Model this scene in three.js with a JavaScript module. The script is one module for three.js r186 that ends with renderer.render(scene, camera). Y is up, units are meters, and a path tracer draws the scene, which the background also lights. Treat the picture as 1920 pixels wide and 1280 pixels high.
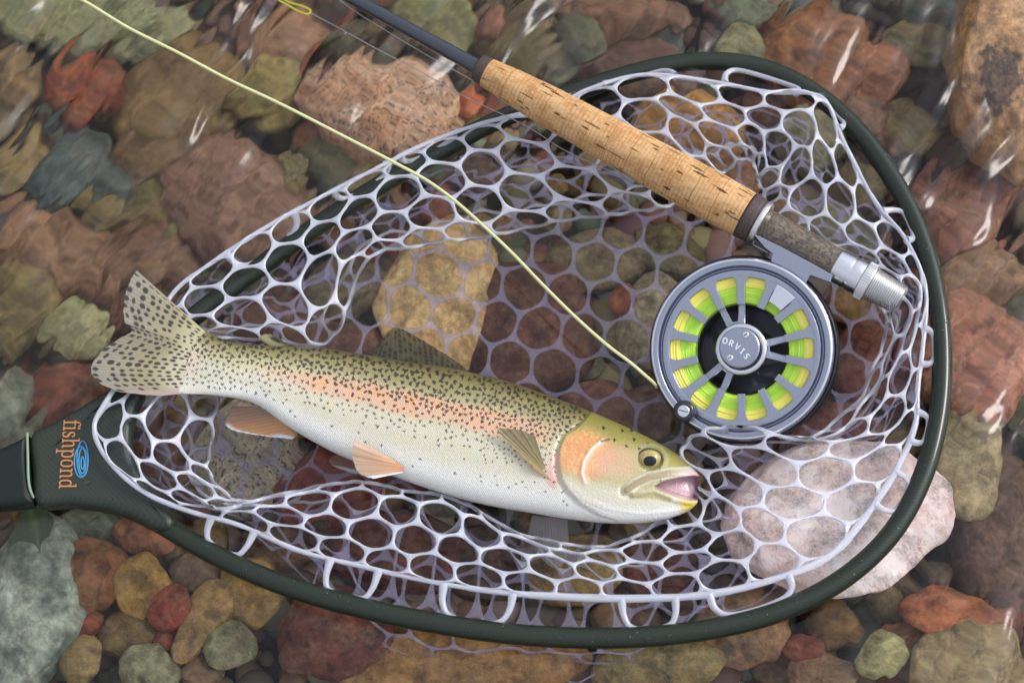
import * as THREE from 'three';
import { mergeGeometries, mergeVertices } from 'three/addons/utils/BufferGeometryUtils.js';
import { ImprovedNoise } from 'three/addons/math/ImprovedNoise.js';
import { FontLoader } from 'three/addons/loaders/FontLoader.js';
import { TextGeometry } from 'three/addons/geometries/TextGeometry.js';

// ---------------------------------------------------------------- camera
const scene = new THREE.Scene();
const PW = 1920, PH = 1280;                     // photograph, pixels
const ELEV = 70 * Math.PI / 180, DIST = 1.15, FOV = 17.72;
const camera = new THREE.PerspectiveCamera(FOV, PW / PH, 0.05, 60);
camera.position.set(0, DIST * Math.sin(ELEV), DIST * Math.cos(ELEV));
camera.lookAt(0, 0, 0);
camera.updateMatrixWorld(true);
camera.focus = 1.135;
camera.userData.fStop = 6.3;

// ---------------------------------------------------------------- light: open overcast sky, soft high sun
const SUN = [1.7, 1.25, -0.6].map((x) => x / Math.hypot(1.7, 1.25, 0.6)), clampS = (x) => Math.max(-1, Math.min(1, x));
{
  const w = 256, h = 128, d = new Float32Array(w * h * 4);
  for (let j = 0; j < h; j++) for (let i = 0; i < w; i++) {
    const el = ((j + 0.5) / h - 0.5) * Math.PI, up = Math.max(0, Math.sin(el));
    const az = (i / w) * Math.PI * 2;
    const cloud = 1 + 0.10 * Math.sin(az * 3 + up * 7) * Math.cos(el) + 0.06 * Math.sin(az * 7 - up * 15) * Math.cos(el);
    const dir = Math.acos(clampS(Math.cos(el) * Math.cos(az - Math.PI) * SUN[0] + Math.sin(el) * SUN[1] + Math.cos(el) * Math.sin(az - Math.PI) * SUN[2]));
    const L = (0.34 + 0.20 * up) * cloud + 1.5 * Math.exp(-((dir / 0.5) ** 2)) * Math.max(0, Math.min(1, el * 6)), k = (j * w + i) * 4;   // thin cloud glowing round the sun
    d[k] = L * 0.93; d[k + 1] = L * 0.99; d[k + 2] = L * 1.16; d[k + 3] = 1;
  }
  const t = new THREE.DataTexture(d, w, h, THREE.RGBAFormat, THREE.FloatType);
  t.mapping = THREE.EquirectangularReflectionMapping; t.magFilter = THREE.LinearFilter; t.needsUpdate = true;
  scene.background = t; scene.environment = t;
}
const sun = new THREE.DirectionalLight(0xfff8f0, 1.5);
sun.position.set(1.7, 1.25, -0.6); sun.castShadow = true; sun.shadow.radius = 36;
sun.shadow.mapSize.set(2048, 2048);
Object.assign(sun.shadow.camera, { left: -0.6, right: 0.6, top: 0.6, bottom: -0.6, near: 0.5, far: 6 });
scene.add(sun, sun.target);
const renderer = new THREE.WebGLRenderer({ antialias: true });
renderer.toneMapping = THREE.LinearToneMapping;
renderer.toneMappingExposure = 1.52;
renderer.shadowMap.enabled = true;

// ---------------------------------------------------------------- helpers
const V = (x = 0, y = 0, z = 0) => new THREE.Vector3(x, y, z);
const camR = V(), camU = V(), camB = V();
camera.matrixWorld.extractBasis(camR, camU, camB);
const TY = Math.tan(FOV * Math.PI / 360), TX = TY * PW / PH;
// pixel of the photograph -> point at height h (millimetres over the water level); under water the ray bends as it does in water
function P(px, py, hmm = 0) {
  const h = hmm / 1000, d = camR.clone().multiplyScalar((px / PW * 2 - 1) * TX).addScaledVector(camU, (1 - py / PH * 2) * TY).sub(camB).normalize();
  const o = camera.position;
  if (h >= 0) return o.clone().addScaledVector(d, (h - o.y) / d.y);
  const s = o.clone().addScaledVector(d, -o.y / d.y), n = 1 / 1.33, c = -d.y, k = Math.sqrt(1 - n * n * (1 - c * c));
  const r = d.clone().multiplyScalar(n); r.y += n * c - k;
  return s.addScaledVector(r, h / r.y);
}
const pxAt = (px, py, h) => P(px + 1, py, h).distanceTo(P(px, py, h));   // metres per photograph pixel there
let seed = 7;
const rnd = () => { seed = (seed * 1664525 + 1013904223) >>> 0; return seed / 4294967296; };
const rr = (a, b) => a + (b - a) * rnd();
const clamp = (x, a = 0, b = 1) => Math.min(b, Math.max(a, x));
const sm = (a, b, x) => { const t = clamp((x - a) / (b - a)); return t * t * (3 - 2 * t); };
const lerp = (a, b, t) => a + (b - a) * t;
const N3 = new ImprovedNoise(), noise = (x, y, z) => N3.noise(x + 97.3, y + 31.7, z + 53.1);
const fbm = (x, y, z, o = 4) => { let s = 0, a = 0.5; for (let i = 0; i < o; i++) { s += a * noise(x, y, z); x *= 2.03; y *= 2.03; z *= 2.03; a *= 0.5; } return s; };
const lin = (hex) => { const c = new THREE.Color(hex); return [c.r, c.g, c.b]; };
const mix3 = (a, b, t) => [lerp(a[0], b[0], t), lerp(a[1], b[1], t), lerp(a[2], b[2], t)];
const used = {};
const numbered = (n) => { const k = used[n] = (used[n] ?? -1) + 1; return k ? `${n}_${String(k).padStart(3, '0')}` : n; };
function tag(o, label, category, group, kind) { o.userData.label = label; if (category) o.userData.category = category; if (group) o.userData.group = group; if (kind) o.userData.kind = kind; return o; }
function mesh(name, geo, mat, parent) {
  const m = new THREE.Mesh(geo, mat); m.name = parent ? name : numbered(name); m.castShadow = m.receiveShadow = true;
  (parent ?? scene).add(m); return m;
}
function thing(name, label, category, group) { const g = new THREE.Group(); g.name = numbered(name); scene.add(g); return tag(g, label, category, group); }
const cr = (a, b, c, d, t) => 0.5 * (2 * b + (c - a) * t + (2 * a - 5 * b + 4 * c - d) * t * t + (3 * b - a - 3 * c + d) * t * t * t);
// Catmull-Rom through an array of number arrays, t in 0..n-1
function spline(pts, t, closed) {
  const n = pts.length, i = closed ? Math.floor(t) : clamp(Math.floor(t), 0, n - 2), f = t - i;
  const at = (k) => closed ? pts[((k % n) + n) % n] : pts[clamp(k, 0, n - 1)];
  const a = at(i - 1), b = at(i), c = at(i + 1), d = at(i + 2);
  return b.map((_, k) => cr(a[k], b[k], c[k], d[k], f));
}
function geoFrom(pos, idx, nor, col, uv) {
  const g = new THREE.BufferGeometry();
  g.setAttribute('position', new THREE.Float32BufferAttribute(pos, 3)); g.setIndex(idx);
  if (nor) g.setAttribute('normal', new THREE.Float32BufferAttribute(nor, 3)); else g.computeVertexNormals();
  if (col) g.setAttribute('color', new THREE.Float32BufferAttribute(col, 3));
  if (uv) g.setAttribute('uv', new THREE.Float32BufferAttribute(uv, 2));
  return g;
}
function dataTex(w, h, fn, srgb, repeat) {
  const d = new Uint8Array(w * h * 4), enc = (x) => { x = clamp(x); return srgb ? (x <= 0.0031308 ? 12.92 * x : 1.055 * x ** (1 / 2.4) - 0.055) : x; };
  for (let j = 0; j < h; j++) for (let i = 0; i < w; i++) { const c = fn((i + 0.5) / w, (j + 0.5) / h), k = (j * w + i) * 4; d[k] = 255 * enc(c[0]); d[k + 1] = 255 * enc(c[1]); d[k + 2] = 255 * enc(c[2]); d[k + 3] = 255; }
  const t = new THREE.DataTexture(d, w, h); t.magFilter = THREE.LinearFilter; t.minFilter = THREE.LinearMipmapLinearFilter; t.generateMipmaps = true;
  if (srgb) t.colorSpace = THREE.SRGBColorSpace;
  if (repeat) t.wrapS = t.wrapT = THREE.RepeatWrapping;
  t.needsUpdate = true; return t;
}
// tiling noise on the unit square
const hash2 = (i, j, z) => { let h = Math.imul(i, 374761393) ^ Math.imul(j, 668265263) ^ Math.imul(Math.round(z * 16) + 77, 2147483647 - 1274126177); h = Math.imul(h ^ (h >>> 13), 1274126177); return ((h ^ (h >>> 16)) >>> 0) / 4294967296 * Math.PI * 2; };
const tile = (u, v, f, z = 0) => {
  const n = Math.round(f), x = u * n, y = v * n, i = Math.floor(x), j = Math.floor(y), a = x - i, b = y - j, m = (k) => ((k % n) + n) % n;
  const g = (p, q) => { const h = hash2(m(i + p), m(j + q), z); return Math.cos(h) * (a - p) + Math.sin(h) * (b - q); }, e = (t) => t * t * t * (t * (t * 6 - 15) + 10);
  return lerp(lerp(g(0, 0), g(1, 0), e(a)), lerp(g(0, 1), g(1, 1), e(a)), e(b));
};
function tube(points, radius, seg = 64, rad = 10, closed = false) {
  return new THREE.TubeGeometry(new THREE.CatmullRomCurve3(points, closed, 'centripetal'), seg, radius, rad, closed);
}
// swept round cord whose radius follows rFn(0..1)
function cord(points, rFn, seg, rad = 8, closed = false) {
  const g = new THREE.TubeGeometry(new THREE.CatmullRomCurve3(points, closed, 'centripetal'), seg, 1, rad, closed), p = g.attributes.position, n = g.attributes.normal;
  for (let i = 0; i < p.count; i++) { const r = rFn(Math.floor(i / (rad + 1)) / seg); p.setXYZ(i, p.getX(i) + n.getX(i) * (r - 1), p.getY(i) + n.getY(i) * (r - 1), p.getZ(i) + n.getZ(i) * (r - 1)); }
  return g;
}

// ---------------------------------------------------------------- the stream bed
const WL = (list) => { const out = []; for (const [a, b, s] of list) for (let x = a; x < b - 1e-9; x += s) out.push(x); out.push(list[list.length - 1][1]); return out; };
function sheet(xs, zs, fy) {
  const pos = [], idx = [], uv = [], nx = xs.length;
  for (const z of zs) for (const x of xs) { pos.push(x, fy(x, z), z); uv.push(x, z); }
  for (let j = 0; j < zs.length - 1; j++) for (let i = 0; i < nx - 1; i++) { const a = j * nx + i; idx.push(a, a + nx, a + 1, a + 1, a + nx, a + nx + 1); }
  return geoFrom(pos, idx, null, null, uv);
}
const grain = (u, v, z) => 0.50 * tile(u, v, 7, z) + 0.36 * tile(u, v, 16, z + 1) + 0.30 * tile(u, v, 37, z + 2) + 0.30 * tile(u, v, 83, z + 3) + 0.30 * tile(u, v, 170, z + 4);
const grainTex = dataTex(512, 512, (u, v) => { const s = 0.76 + 0.8 * grain(u, v, 1), w = 0.1 * tile(u, v, 23, 90); return [s * (1 + w), s, s * (0.96 - w)]; }, true, true);
const graniteTex = dataTex(512, 512, (u, v) => {
  const g = (n, z) => { const i = Math.floor(u * n), j = Math.floor(v * n); let best = 9, id = 0; for (let a = -1; a <= 1; a++) for (let b = -1; b <= 1; b++) { const I = (i + a + n) % n, J = (j + b + n) % n, h = Math.abs(Math.sin(I * 127.1 + J * 311.7 + z) * 43758.5) % 1, k = Math.abs(Math.sin(I * 269.5 + J * 183.3 + z) * 43758.5) % 1, d = Math.hypot(u * n - (i + a) - h, v * n - (j + b) - k); if (d < best) { best = d; id = (h * 7.3 + k * 3.1) % 1; } } return id; };
  const q = g(96, 1), r = g(170, 5); let s = [0.74, 0.70, 0.66]; if (q > 0.62) s = [0.98, 0.96, 0.93]; else if (q > 0.42) s = [0.88, 0.66, 0.55]; else if (q < 0.13) s = [0.17, 0.17, 0.16]; s = mix3(s, [r, r, r], 0.22);
  return s;
}, true, true);
const streakTex = dataTex(512, 512, (u, v) => { const w = tile(u, v, 5, 7) * 0.10, q = 0.6 * tile(u, (v + w + 1) % 1, 44, 8) + 0.5 * tile(u * 0.999, (v * 2 + w + 1) % 1, 12, 18), s = 0.77 + 0.35 * q + 0.55 * grain(u, v, 30); return [s, s * 0.99, s * 0.97]; }, true, true);
const mottleTex = dataTex(512, 512, (u, v) => { const q = tile(u, v, 18, 12) + 0.6 * tile(u, v, 45, 13), s = 0.70 + 0.55 * Math.abs(q) + 0.6 * grain(u, v, 40); return [s, s, s * 0.98]; }, true, true);
const bumpTex = dataTex(512, 512, (u, v) => { const s = 0.5 + 0.9 * grain(u, v, 50); return [s, s, s]; }, false, true);
for (const t of [grainTex, graniteTex, streakTex, mottleTex, bumpTex]) t.repeat.set(9, 9);
const stoneMat = (map) => new THREE.MeshPhysicalMaterial({ vertexColors: true, map, bumpMap: bumpTex, bumpScale: 0.0004, roughness: 0.62, specularIntensity: 0.5 });
const STONE = { grain: stoneMat(grainTex), granite: stoneMat(graniteTex), streak: stoneMat(streakTex), mottle: stoneMat(mottleTex) };
const wetMat = new THREE.MeshPhysicalMaterial({ vertexColors: true, map: streakTex, bumpMap: bumpTex, bumpScale: 0.0004, roughness: 0.4, clearcoat: 0.5, clearcoatRoughness: 0.25 });

{
  const g = sheet(WL([[-4, -0.6, 0.2], [-0.6, 0.6, 0.012], [0.6, 4, 0.2]]), WL([[-4, -0.5, 0.2], [-0.5, 0.5, 0.012], [0.5, 4, 0.2]]), (x, z) => -0.100 + 0.012 * fbm(x * 9, 0, z * 9));
  const n = g.attributes.position.count, col = [];
  for (let i = 0; i < n; i++) { const x = g.attributes.position.getX(i), z = g.attributes.position.getZ(i), q = fbm(x * 60, 3, z * 60); col.push(...mix3([0.12, 0.09, 0.055], [0.22, 0.16, 0.10], clamp(0.5 + q))); }
  g.setAttribute('color', new THREE.Float32BufferAttribute(col, 3));
  mesh('riverbed', g, STONE.grain).userData.kind = 'structure';
}

// unit icospheres, shared as starting shapes
const ico = {};
function unit(detail) {
  if (!ico[detail]) { const g = new THREE.IcosahedronGeometry(1, detail); g.deleteAttribute('uv'); g.deleteAttribute('normal'); ico[detail] = mergeVertices(g, 1e-5); }
  return ico[detail];
}
// one stone: half sizes in metres, angular 0 (river-rounded) .. 1 (broken), colours linear
function stoneGeo(a, b, c, angular, c1, c2, detail, patch = 1, bands = 0, clean = 0) {
  const base = unit(detail).attributes.position, n = base.count, pos = new Float32Array(n * 3), col = new Float32Array(n * 3), uv = new Float32Array(n * 2);
  const o = rr(0, 200), planes = [];
  for (let k = 0; k < 4 + angular * 9; k++) { const q = V(rr(-1, 1), rr(-0.7, 1), rr(-1, 1)).normalize(); planes.push([q, rr(0.62, 0.92) + (1 - angular) * 0.12]); }
  const p = V(), uo = rnd(), vo = rnd();
  for (let i = 0; i < n; i++) {
    p.fromBufferAttribute(base, i); const d = p.clone();
    p.multiplyScalar(1 + 0.26 * fbm(d.x * 0.9 + o, d.y * 0.9, d.z * 0.9, 2));
    for (const [q, l] of planes) { const e = p.dot(q) - l; if (e > 0) p.addScaledVector(q, -e * lerp(0.5, 0.93, angular)); }
    p.multiplyScalar(1 + 0.05 * fbm(d.x * 3.5, d.y * 3.5 + o, d.z * 3.5, 3));
    const s = Math.sign(p.y) * Math.abs(p.y) ** 0.8;
    pos[i * 3] = p.x * a; pos[i * 3 + 1] = s * b; pos[i * 3 + 2] = p.z * c;
    const X = p.x * a * 100, Y = p.y * b * 100, Z = p.z * c * 100;   // centimetres: the marks keep their real size
    let t = clamp(0.5 + patch * (1.3 * fbm(X * 0.45 + o, Y * 0.45, Z * 0.45, 4)));
    if (bands) t = clamp(lerp(t, 0.5 + 0.5 * Math.sin((X * 0.6 + Z * 1.4 + 1.6 * fbm(X * 0.3, Y * .3 + o, Z * 0.3, 3)) * bands), 0.55));
    const f = 1 + (clean > 0.9 ? 0.35 : 0.75) * fbm(X * 1.9, Y * 1.9 + o, Z * 1.9, 4), m = mix3(c1, c2, t);
    const stain = sm(0.08, 0.30, fbm(X * 0.9 - o, Y * .9, Z * 0.9 + 7, 4)) * 0.6;
    const film = clamp(0.10 + 0.9 * fbm(X * 0.7 + 3 * o, Y * 0.7, Z * 0.7, 4) + 0.5 * noise(X * 4, Y * 4, Z * 4 + o), 0, 0.48) * (1 - clean);   // thin brown algae film, in patches
    for (let k = 0; k < 3; k++) { const w = lerp(m[k] * f, (o % 2 < 1 ? [0.25, 0.195, 0.10] : [0.30, 0.19, 0.11])[k] * f, film); col[i * 3 + k] = Math.max(0.004, lerp(w, w * [0.35, 0.33, 0.30][k], stain * (1 - 0.7 * clean))); }
    uv[i * 2] = pos[i * 3] + pos[i * 3 + 1] * 0.35 + uo; uv[i * 2 + 1] = pos[i * 3 + 2] + pos[i * 3 + 1] * 0.35 + vo;
  }
  const g = new THREE.BufferGeometry();
  g.setAttribute('position', new THREE.BufferAttribute(pos, 3)); g.setAttribute('color', new THREE.BufferAttribute(col, 3)); g.setAttribute('uv', new THREE.BufferAttribute(uv, 2));
  g.setIndex(unit(detail).index.clone()); g.computeVertexNormals(); return g;
}
const stones = [];
// px, py: middle of the stone in the photograph; rx, ry: its half sizes there; turn in degrees; top: depth of its upper side (mm); flat: height over width
function stone(name, label, category, px, py, rx, ry, turn, top, c1, c2, o = {}) {
  const inHoop = Math.hypot((px - 1090) / 640, (py - 640) / 520) < 1, kk = (o.k ?? 1) * (inHoop ? 1.95 : 1.5), tone = (c) => { const q = lin(c).map((x) => x * kk), l = q[0] * 0.3 + q[1] * 0.55 + q[2] * 0.15; return mix3(q, [l * 1.12, l, l * 0.74], 0.06).map((x, i) => Math.max(0.01, x * [1.0, 0.99, o.clean > 0.9 ? 1 : 0.84][i])); }, A = tone(c1), B = tone(c2);  // stones inside the hoop are coloured lighter to offset the shade of the net
  const s = pxAt(px, py, top), a = rx * s * 1.1, c = ry * s * 1.1, b = Math.min(a, c) * (o.flat ?? 0.6);
  const detail = Math.round(clamp(Math.max(rx, ry) / 4, 8, 36));
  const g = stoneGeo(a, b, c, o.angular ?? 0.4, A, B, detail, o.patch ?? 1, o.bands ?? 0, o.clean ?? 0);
  g.computeBoundingBox();
  const m = mesh(name, g, o.mat ?? STONE[o.tex ?? 'grain']), q = P(px, py, top);
  m.position.set(q.x, top / 1000 - g.boundingBox.max.y, q.z); m.rotation.y = -turn * Math.PI / 180;
  tag(m, label, category, o.group); stones.push([px, py, rx, ry]);
  return m;
}

// ---------------------------------------------------------------- stones that can be told apart
const ST = [
  // label, px, py, rx, ry, turn, top, colour 1, colour 2, options
  ['large mossy olive green stone crossed by the pale fly line', 175, 25, 175, 72, 5, -45, '#8f8a62', '#6f7a62', { tex: 'mottle', angular: 0.2 }],
  ['rust red angular stone below the mossy olive stone', 135, 145, 82, 68, 12, -48, '#92492c', '#7a3a26', { angular: 0.7 }],
  ['dark slate blue stone below the rust red stone', 130, 305, 92, 98, 20, -46, '#3f4a4c', '#53605f', { angular: 0.6, tex: 'streak' }],
  ['wide olive brown stone under the middle of the pale line', 320, 165, 125, 110, -35, -52, '#80683f', '#6b5236', { tex: 'streak', angular: 0.3 }],
  ['brown banded stone right of the dark slate stone', 300, 285, 105, 80, -30, -58, '#7a6040', '#5c4630', { bands: 1.2, tex: 'streak' }],
  ['yellow olive stone beside the speckled pink granite', 500, 155, 84, 74, 20, -47, '#9c8650', '#7b7548', { angular: 0.55 }],
  ['speckled pink granite boulder below the black rod blank', 715, 180, 136, 92, 14, -26, '#c0a594', '#b08468', { tex: 'granite', angular: 0.15, flat: 0.7, clean: 0.7, k: 1.15 }],
  ['dark green grey stone behind the pink granite boulder', 640, 65, 85, 52, 10, -60, '#4c5040', '#5e5a45', {}],
  ['pinkish tan stone under the yellow line loop', 515, 55, 80, 55, -30, -55, '#a07a62', '#7e5a48', { tex: 'streak' }],
  ['purple brown rounded stone left of the net edge', 440, 365, 152, 112, 28, -42, '#83604f', '#8d6c5e', { angular: 0.2, tex: 'streak' }],
  ['dark green stone left of the net edge under the granite', 618, 292, 66, 58, 0, -52, '#454a3c', '#5a5640', {}],
  ['small speckled brown stone touching the dark green stone', 547, 325, 30, 46, 8, -44, '#6d6448', '#8a7d5c', { tex: 'granite', angular: 0.5 }],
  ['pale mottled stone lying under the net edge', 690, 320, 82, 52, -18, -48, '#8f8168', '#75674e', { tex: 'mottle' }],
  ['olive stone between slate stone and purple brown stone', 275, 385, 78, 56, -18, -56, '#706238', '#5c5232', {}],
  ['small mustard stone at the foot of the dark slate stone', 190, 395, 40, 40, 40, -55, '#94804c', '#6b5c38', { angular: 0.7 }],
  ['broad brown stone above the pale green cobble', 120, 480, 128, 80, 16, -52, '#785640', '#8a6a52', { tex: 'streak' }],
  ['dark olive boulder left of the pale green cobble', 35, 575, 72, 92, 0, -48, '#5c5236', '#75653e', { angular: 0.2 }],
  ['pale green rounded cobble near the trout tail', 147, 615, 64, 56, 10, -44, '#a39c74', '#8a8a68', { angular: 0.3, tex: 'mottle' }],
  ['red brown stone between trout tail and net handle', 118, 725, 82, 70, 35, -46, '#8d5242', '#7a4638', { angular: 0.5 }],
  ['pale grey green stone above the net handle', 14, 765, 56, 78, 5, -42, '#8f9484', '#6c7262', { tex: 'mottle' }],
  ['brown stone behind the tip of the trout tail', 270, 470, 90, 78, 25, -56, '#6b4c38', '#7d5e48', { tex: 'streak' }],
  ['reddish brown stone under the upper trout tail lobe', 250, 565, 70, 62, 0, -62, '#704a3a', '#5c4030', {}],
  ['tan stone at the water edge left of the rust red stone', 18, 130, 42, 66, 0, -54, '#957550', '#6e5a3c', {}],
  ['ochre brown stone left of the dark slate stone', 20, 300, 48, 74, 10, -56, '#80683f', '#8f7a52', {}],
  ['tan pink stone left of the broad brown stone', 30, 420, 60, 48, 10, -50, '#9a7258', '#7a5a48', { angular: 0.6 }],
  ['yellow brown stone below the purple brown stone', 385, 235, 60, 52, 0, -62, '#7c6a42', '#5e4e32', {}],
  ['small orange red stone beside the yellow olive stone', 575, 105, 26, 52, 14, -52, '#8a4a32', '#6e3c2a', { angular: 0.7 }],
  ['small orange stone beneath the cork grip front', 885, 190, 34, 32, 60, -40, '#a85c38', '#8e4a30', { angular: 0.7 }],
  ['red brown sliver of stone beside the dark green stone', 578, 245, 22, 40, 30, -58, '#8a4630', '#5e3826', { angular: 0.7 }],
  ['yellow olive boulder behind the black rod blank', 815, 35, 82, 58, 20, -46, '#857c50', '#6e7050', { angular: 0.3 }],
  ['small salmon stone above the rod blank', 925, 35, 30, 28, 20, -42, '#9a6a56', '#85584a', { angular: 0.4 }],
  ['olive brown stone above the cork grip front', 985, 75, 78, 52, 10, -52, '#7a6c4c', '#62583e', {}],
  ['grey green oval stone above the cork grip', 1092, 66, 46, 34, 8, -46, '#6a6c58', '#565a4a', { angular: 0.2 }],
  ['reddish brown slab at the top beside grey green oval stone', 1170, 25, 130, 44, 5, -54, '#84604c', '#6a4a3c', { tex: 'streak' }],
  ['purple brown slab behind the netted hoop', 1190, 118, 130, 55, 8, -56, '#664a40', '#58423a', { tex: 'streak', angular: 0.2 }],
  ['small grey green stone beside the cork grip front', 1045, 115, 44, 36, 30, -58, '#6e7058', '#5c5e48', {}],
  ['pale green cube shaped stone touching the top of the hoop', 1388, 78, 56, 44, 12, -42, '#8e8a66', '#76765a', { angular: 0.8 }],
  ['grey green stone behind the pale green cube shaped stone', 1400, 14, 62, 34, 0, -50, '#6e7460', '#5a6050', {}],
  ['rust orange slab outside the top of the hoop', 1535, 80, 108, 112, 20, -44, '#96623c', '#7e4e30', { angular: 0.4, tex: 'streak' }],
  ['salmon pink stone right of the rust orange slab', 1645, 128, 66, 62, 25, -42, '#ae7458', '#94604a', { angular: 0.5, tex: 'mottle' }],
  ['dark green stone at the top beside the tan boulder', 1765, 12, 74, 42, 5, -52, '#4a5046', '#3e443c', {}],
  ['tan mottled stone between salmon stone and tan boulder', 1735, 78, 70, 46, 18, -48, '#8a7452', '#6e6a50', { tex: 'mottle' }],
  ['yellow olive stone right of the hoop below salmon stone', 1715, 235, 62, 44, 30, -50, '#8e7a4c', '#7a6a44', {}],
  ['pinkish streaked stone along the outside of the hoop', 1635, 215, 46, 60, -24, -48, '#8e6c5c', '#75584a', { tex: 'streak' }],
  ['brown stone under the waves left of tan boulder', 1790, 250, 50, 62, 0, -60, '#6e563e', '#5a4632', {}],
  ['pink red boulder right of the hoop', 1815, 385, 92, 96, 10, -40, '#96685a', '#845040', { tex: 'mottle', angular: 0.3 }],
  ['brown pink stone below the tan boulder', 1895, 330, 60, 62, 0, -50, '#86604c', '#6e4c3e', {}],
  ['tan rippled stone between the hoop and the salmon granite', 1845, 505, 88, 66, 10, -46, '#8a6a54', '#a08068', { tex: 'streak' }],
  ['salmon granite boulder right of the hoop', 1825, 660, 112, 128, -18, -36, '#b88272', '#9a6252', { tex: 'mottle', angular: 0.25 }],
  ['dark grey stone at the edge of the salmon granite', 1910, 590, 38, 80, 0, -60, '#3e403a', '#4c4a40', {}],
  ['pale tan rounded stone between hoop and purple slab', 1815, 860, 66, 102, 0, -40, '#a8977a', '#8e7e62', { angular: 0.3 }],
  ['purple brown slab at the right water edge', 1895, 1010, 92, 170, 0, -50, '#6e5248', '#5c4840', { tex: 'streak', angular: 0.2 }],
  ['orange broken stone below the white quartz', 1785, 1150, 84, 54, 12, -44, '#ae6844', '#8e4e34', { angular: 0.8 }],
  ['small red stone beside the orange broken stone', 1885, 1165, 40, 34, 0, -50, '#84452f', '#6e3a2c', { angular: 0.6 }],
  ['pale green stone below the orange broken stone', 1650, 1225, 52, 44, -25, -42, '#9c9a70', '#848660', { angular: 0.6 }],
  ['speckled tan boulder below the orange broken stone', 1830, 1250, 112, 84, 0, -38, '#9e8c68', '#86765a', { tex: 'mottle', angular: 0.3 }],
  ['orange brown stone under the foot of the quartz', 1700, 1195, 44, 46, 40, -56, '#94603a', '#7a4c30', { angular: 0.7 }],
  ['tan pink stone half under the lower hoop', 1395, 1165, 92, 76, -8, -42, '#947056', '#7e6048', { angular: 0.4 }],
  ['small dark red stone right of the tan pink stone', 1510, 1215, 34, 26, 5, -50, '#7e3c2c', '#6a3428', { angular: 0.5 }],
  ['brown yellow stone below the white quartz edge', 1565, 1170, 46, 50, 0, -58, '#7e5c32', '#66502e', { tex: 'streak' }],
  ['greyish brown stone at the bottom beside the small red stone', 1545, 1262, 62, 44, 0, -50, '#86684e', '#705a48', {}],
  ['yellow tan slab below the lower hoop', 1235, 1240, 118, 62, -10, -40, '#948254', '#7c6c48', { angular: 0.4 }],
  ['dark stone between two slabs under the net fringe', 1090, 1262, 48, 34, 0, -58, '#4a3a30', '#5a4838', {}],
  ['broad orange tan speckled slab below the hoop', 860, 1245, 216, 70, -4, -38, '#987044', '#85643c', { tex: 'grain', angular: 0.2, k: 1.1 }],
  ['dark maroon wedge of stone below the hoop', 625, 1185, 112, 100, -28, -34, '#6c3a2e', '#5c3028', { angular: 0.75, patch: 0.5 }],
  ['small orange pebble at the maroon wedge', 735, 1203, 20, 17, 20, -48, '#a85a3a', '#8e4a34', {}],
  ['small cream pebble at the maroon wedge', 640, 1243, 19, 17, 10, -46, '#c0a878', '#a89060', {}],
  ['tiny salmon pebble between maroon wedge and speckled slab', 665, 1222, 16, 12, 20, -46, '#b07456', '#9a6248', {}],
  ['maroon rounded stone seen through the net below the fins', 612, 905, 106, 78, -12, -56, '#8c3e32', '#743228', { angular: 0.2, patch: 0.6 }],
  ['grey speckled granite cobble under the net by the handle', 445, 850, 92, 112, 22, -56, '#a09c90', '#908c80', { tex: 'granite', angular: 0.25, k: 1.5, clean: 0.9 }],
  ['maroon brown stone under the lower net fold', 740, 1025, 140, 80, 8, -66, '#6e4234', '#5e382e', {}],
  ['large mottled blue grey boulder under the handle', 52, 1130, 96, 158, 6, -36, '#98a29a', '#566460', { tex: 'mottle', angular: 0.35, k: 1.0, patch: 2.2, clean: 0.6 }],
  ['grey green stone below the net handle', 165, 985, 70, 34, 6, -54, '#6c7464', '#565e52', { tex: 'mottle' }],
  ['orange brown egg shaped stone below the handle', 168, 1068, 64, 64, 30, -40, '#92623a', '#845236', { angular: 0.15 }],
  ['yellow pitted stone right of the orange brown egg stone', 262, 1090, 54, 60, 10, -40, '#b08a48', '#96743c', { angular: 0.5 }],
  ['bright red brown stone touching the yellow pitted stone', 318, 1132, 40, 44, 40, -38, '#984232', '#84382c', { angular: 0.55, patch: 0.5 }],
  ['red brown stone tucked under the lower hoop arm', 268, 1002, 56, 34, 8, -46, '#855240', '#9a6246', { angular: 0.4 }],
  ['purple grey stone below the lower hoop arm', 366, 1068, 48, 44, 0, -50, '#7c6658', '#6a564c', { tex: 'streak' }],
  ['long tan stone leaning beside the red brown stone', 376, 1160, 40, 84, 30, -40, '#9c7c50', '#8a6c4c', { angular: 0.6, bands: 0.8 }],
  ['tan yellow stone under the hoop beside the maroon wedge', 470, 1100, 58, 68, -24, -42, '#94723e', '#7c6844', { angular: 0.5 }],
  ['pale green grey angular stone below the tan yellow stone', 428, 1205, 48, 50, 30, -40, '#8c8c70', '#74785e', { angular: 0.7 }],
  ['olive brown stone below the yellow pitted stone', 240, 1180, 58, 44, -14, -48, '#7a6238', '#66583a', { angular: 0.5 }],
  ['small brick red stone between grey boulder and olive stone', 160, 1168, 32, 22, -20, -48, '#853c2c', '#6c3426', { angular: 0.5 }],
  ['olive cobble at the edge of the blue grey boulder', 150, 1236, 38, 48, 0, -44, '#756442', '#86704a', { angular: 0.5 }],
  ['pale grey green stone beside the olive cobble', 275, 1248, 52, 48, 10, -42, '#85866c', '#75745c', { tex: 'mottle', angular: 0.4 }],
  ['dull brown stone below the long tan stone', 372, 1256, 44, 30, 0, -50, '#6c5240', '#5c4838', {}],
  ['tiny red pebble right of the olive brown stone', 306, 1198, 20, 22, 0, -48, '#7e3c2e', '#6c342a', {}],
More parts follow.
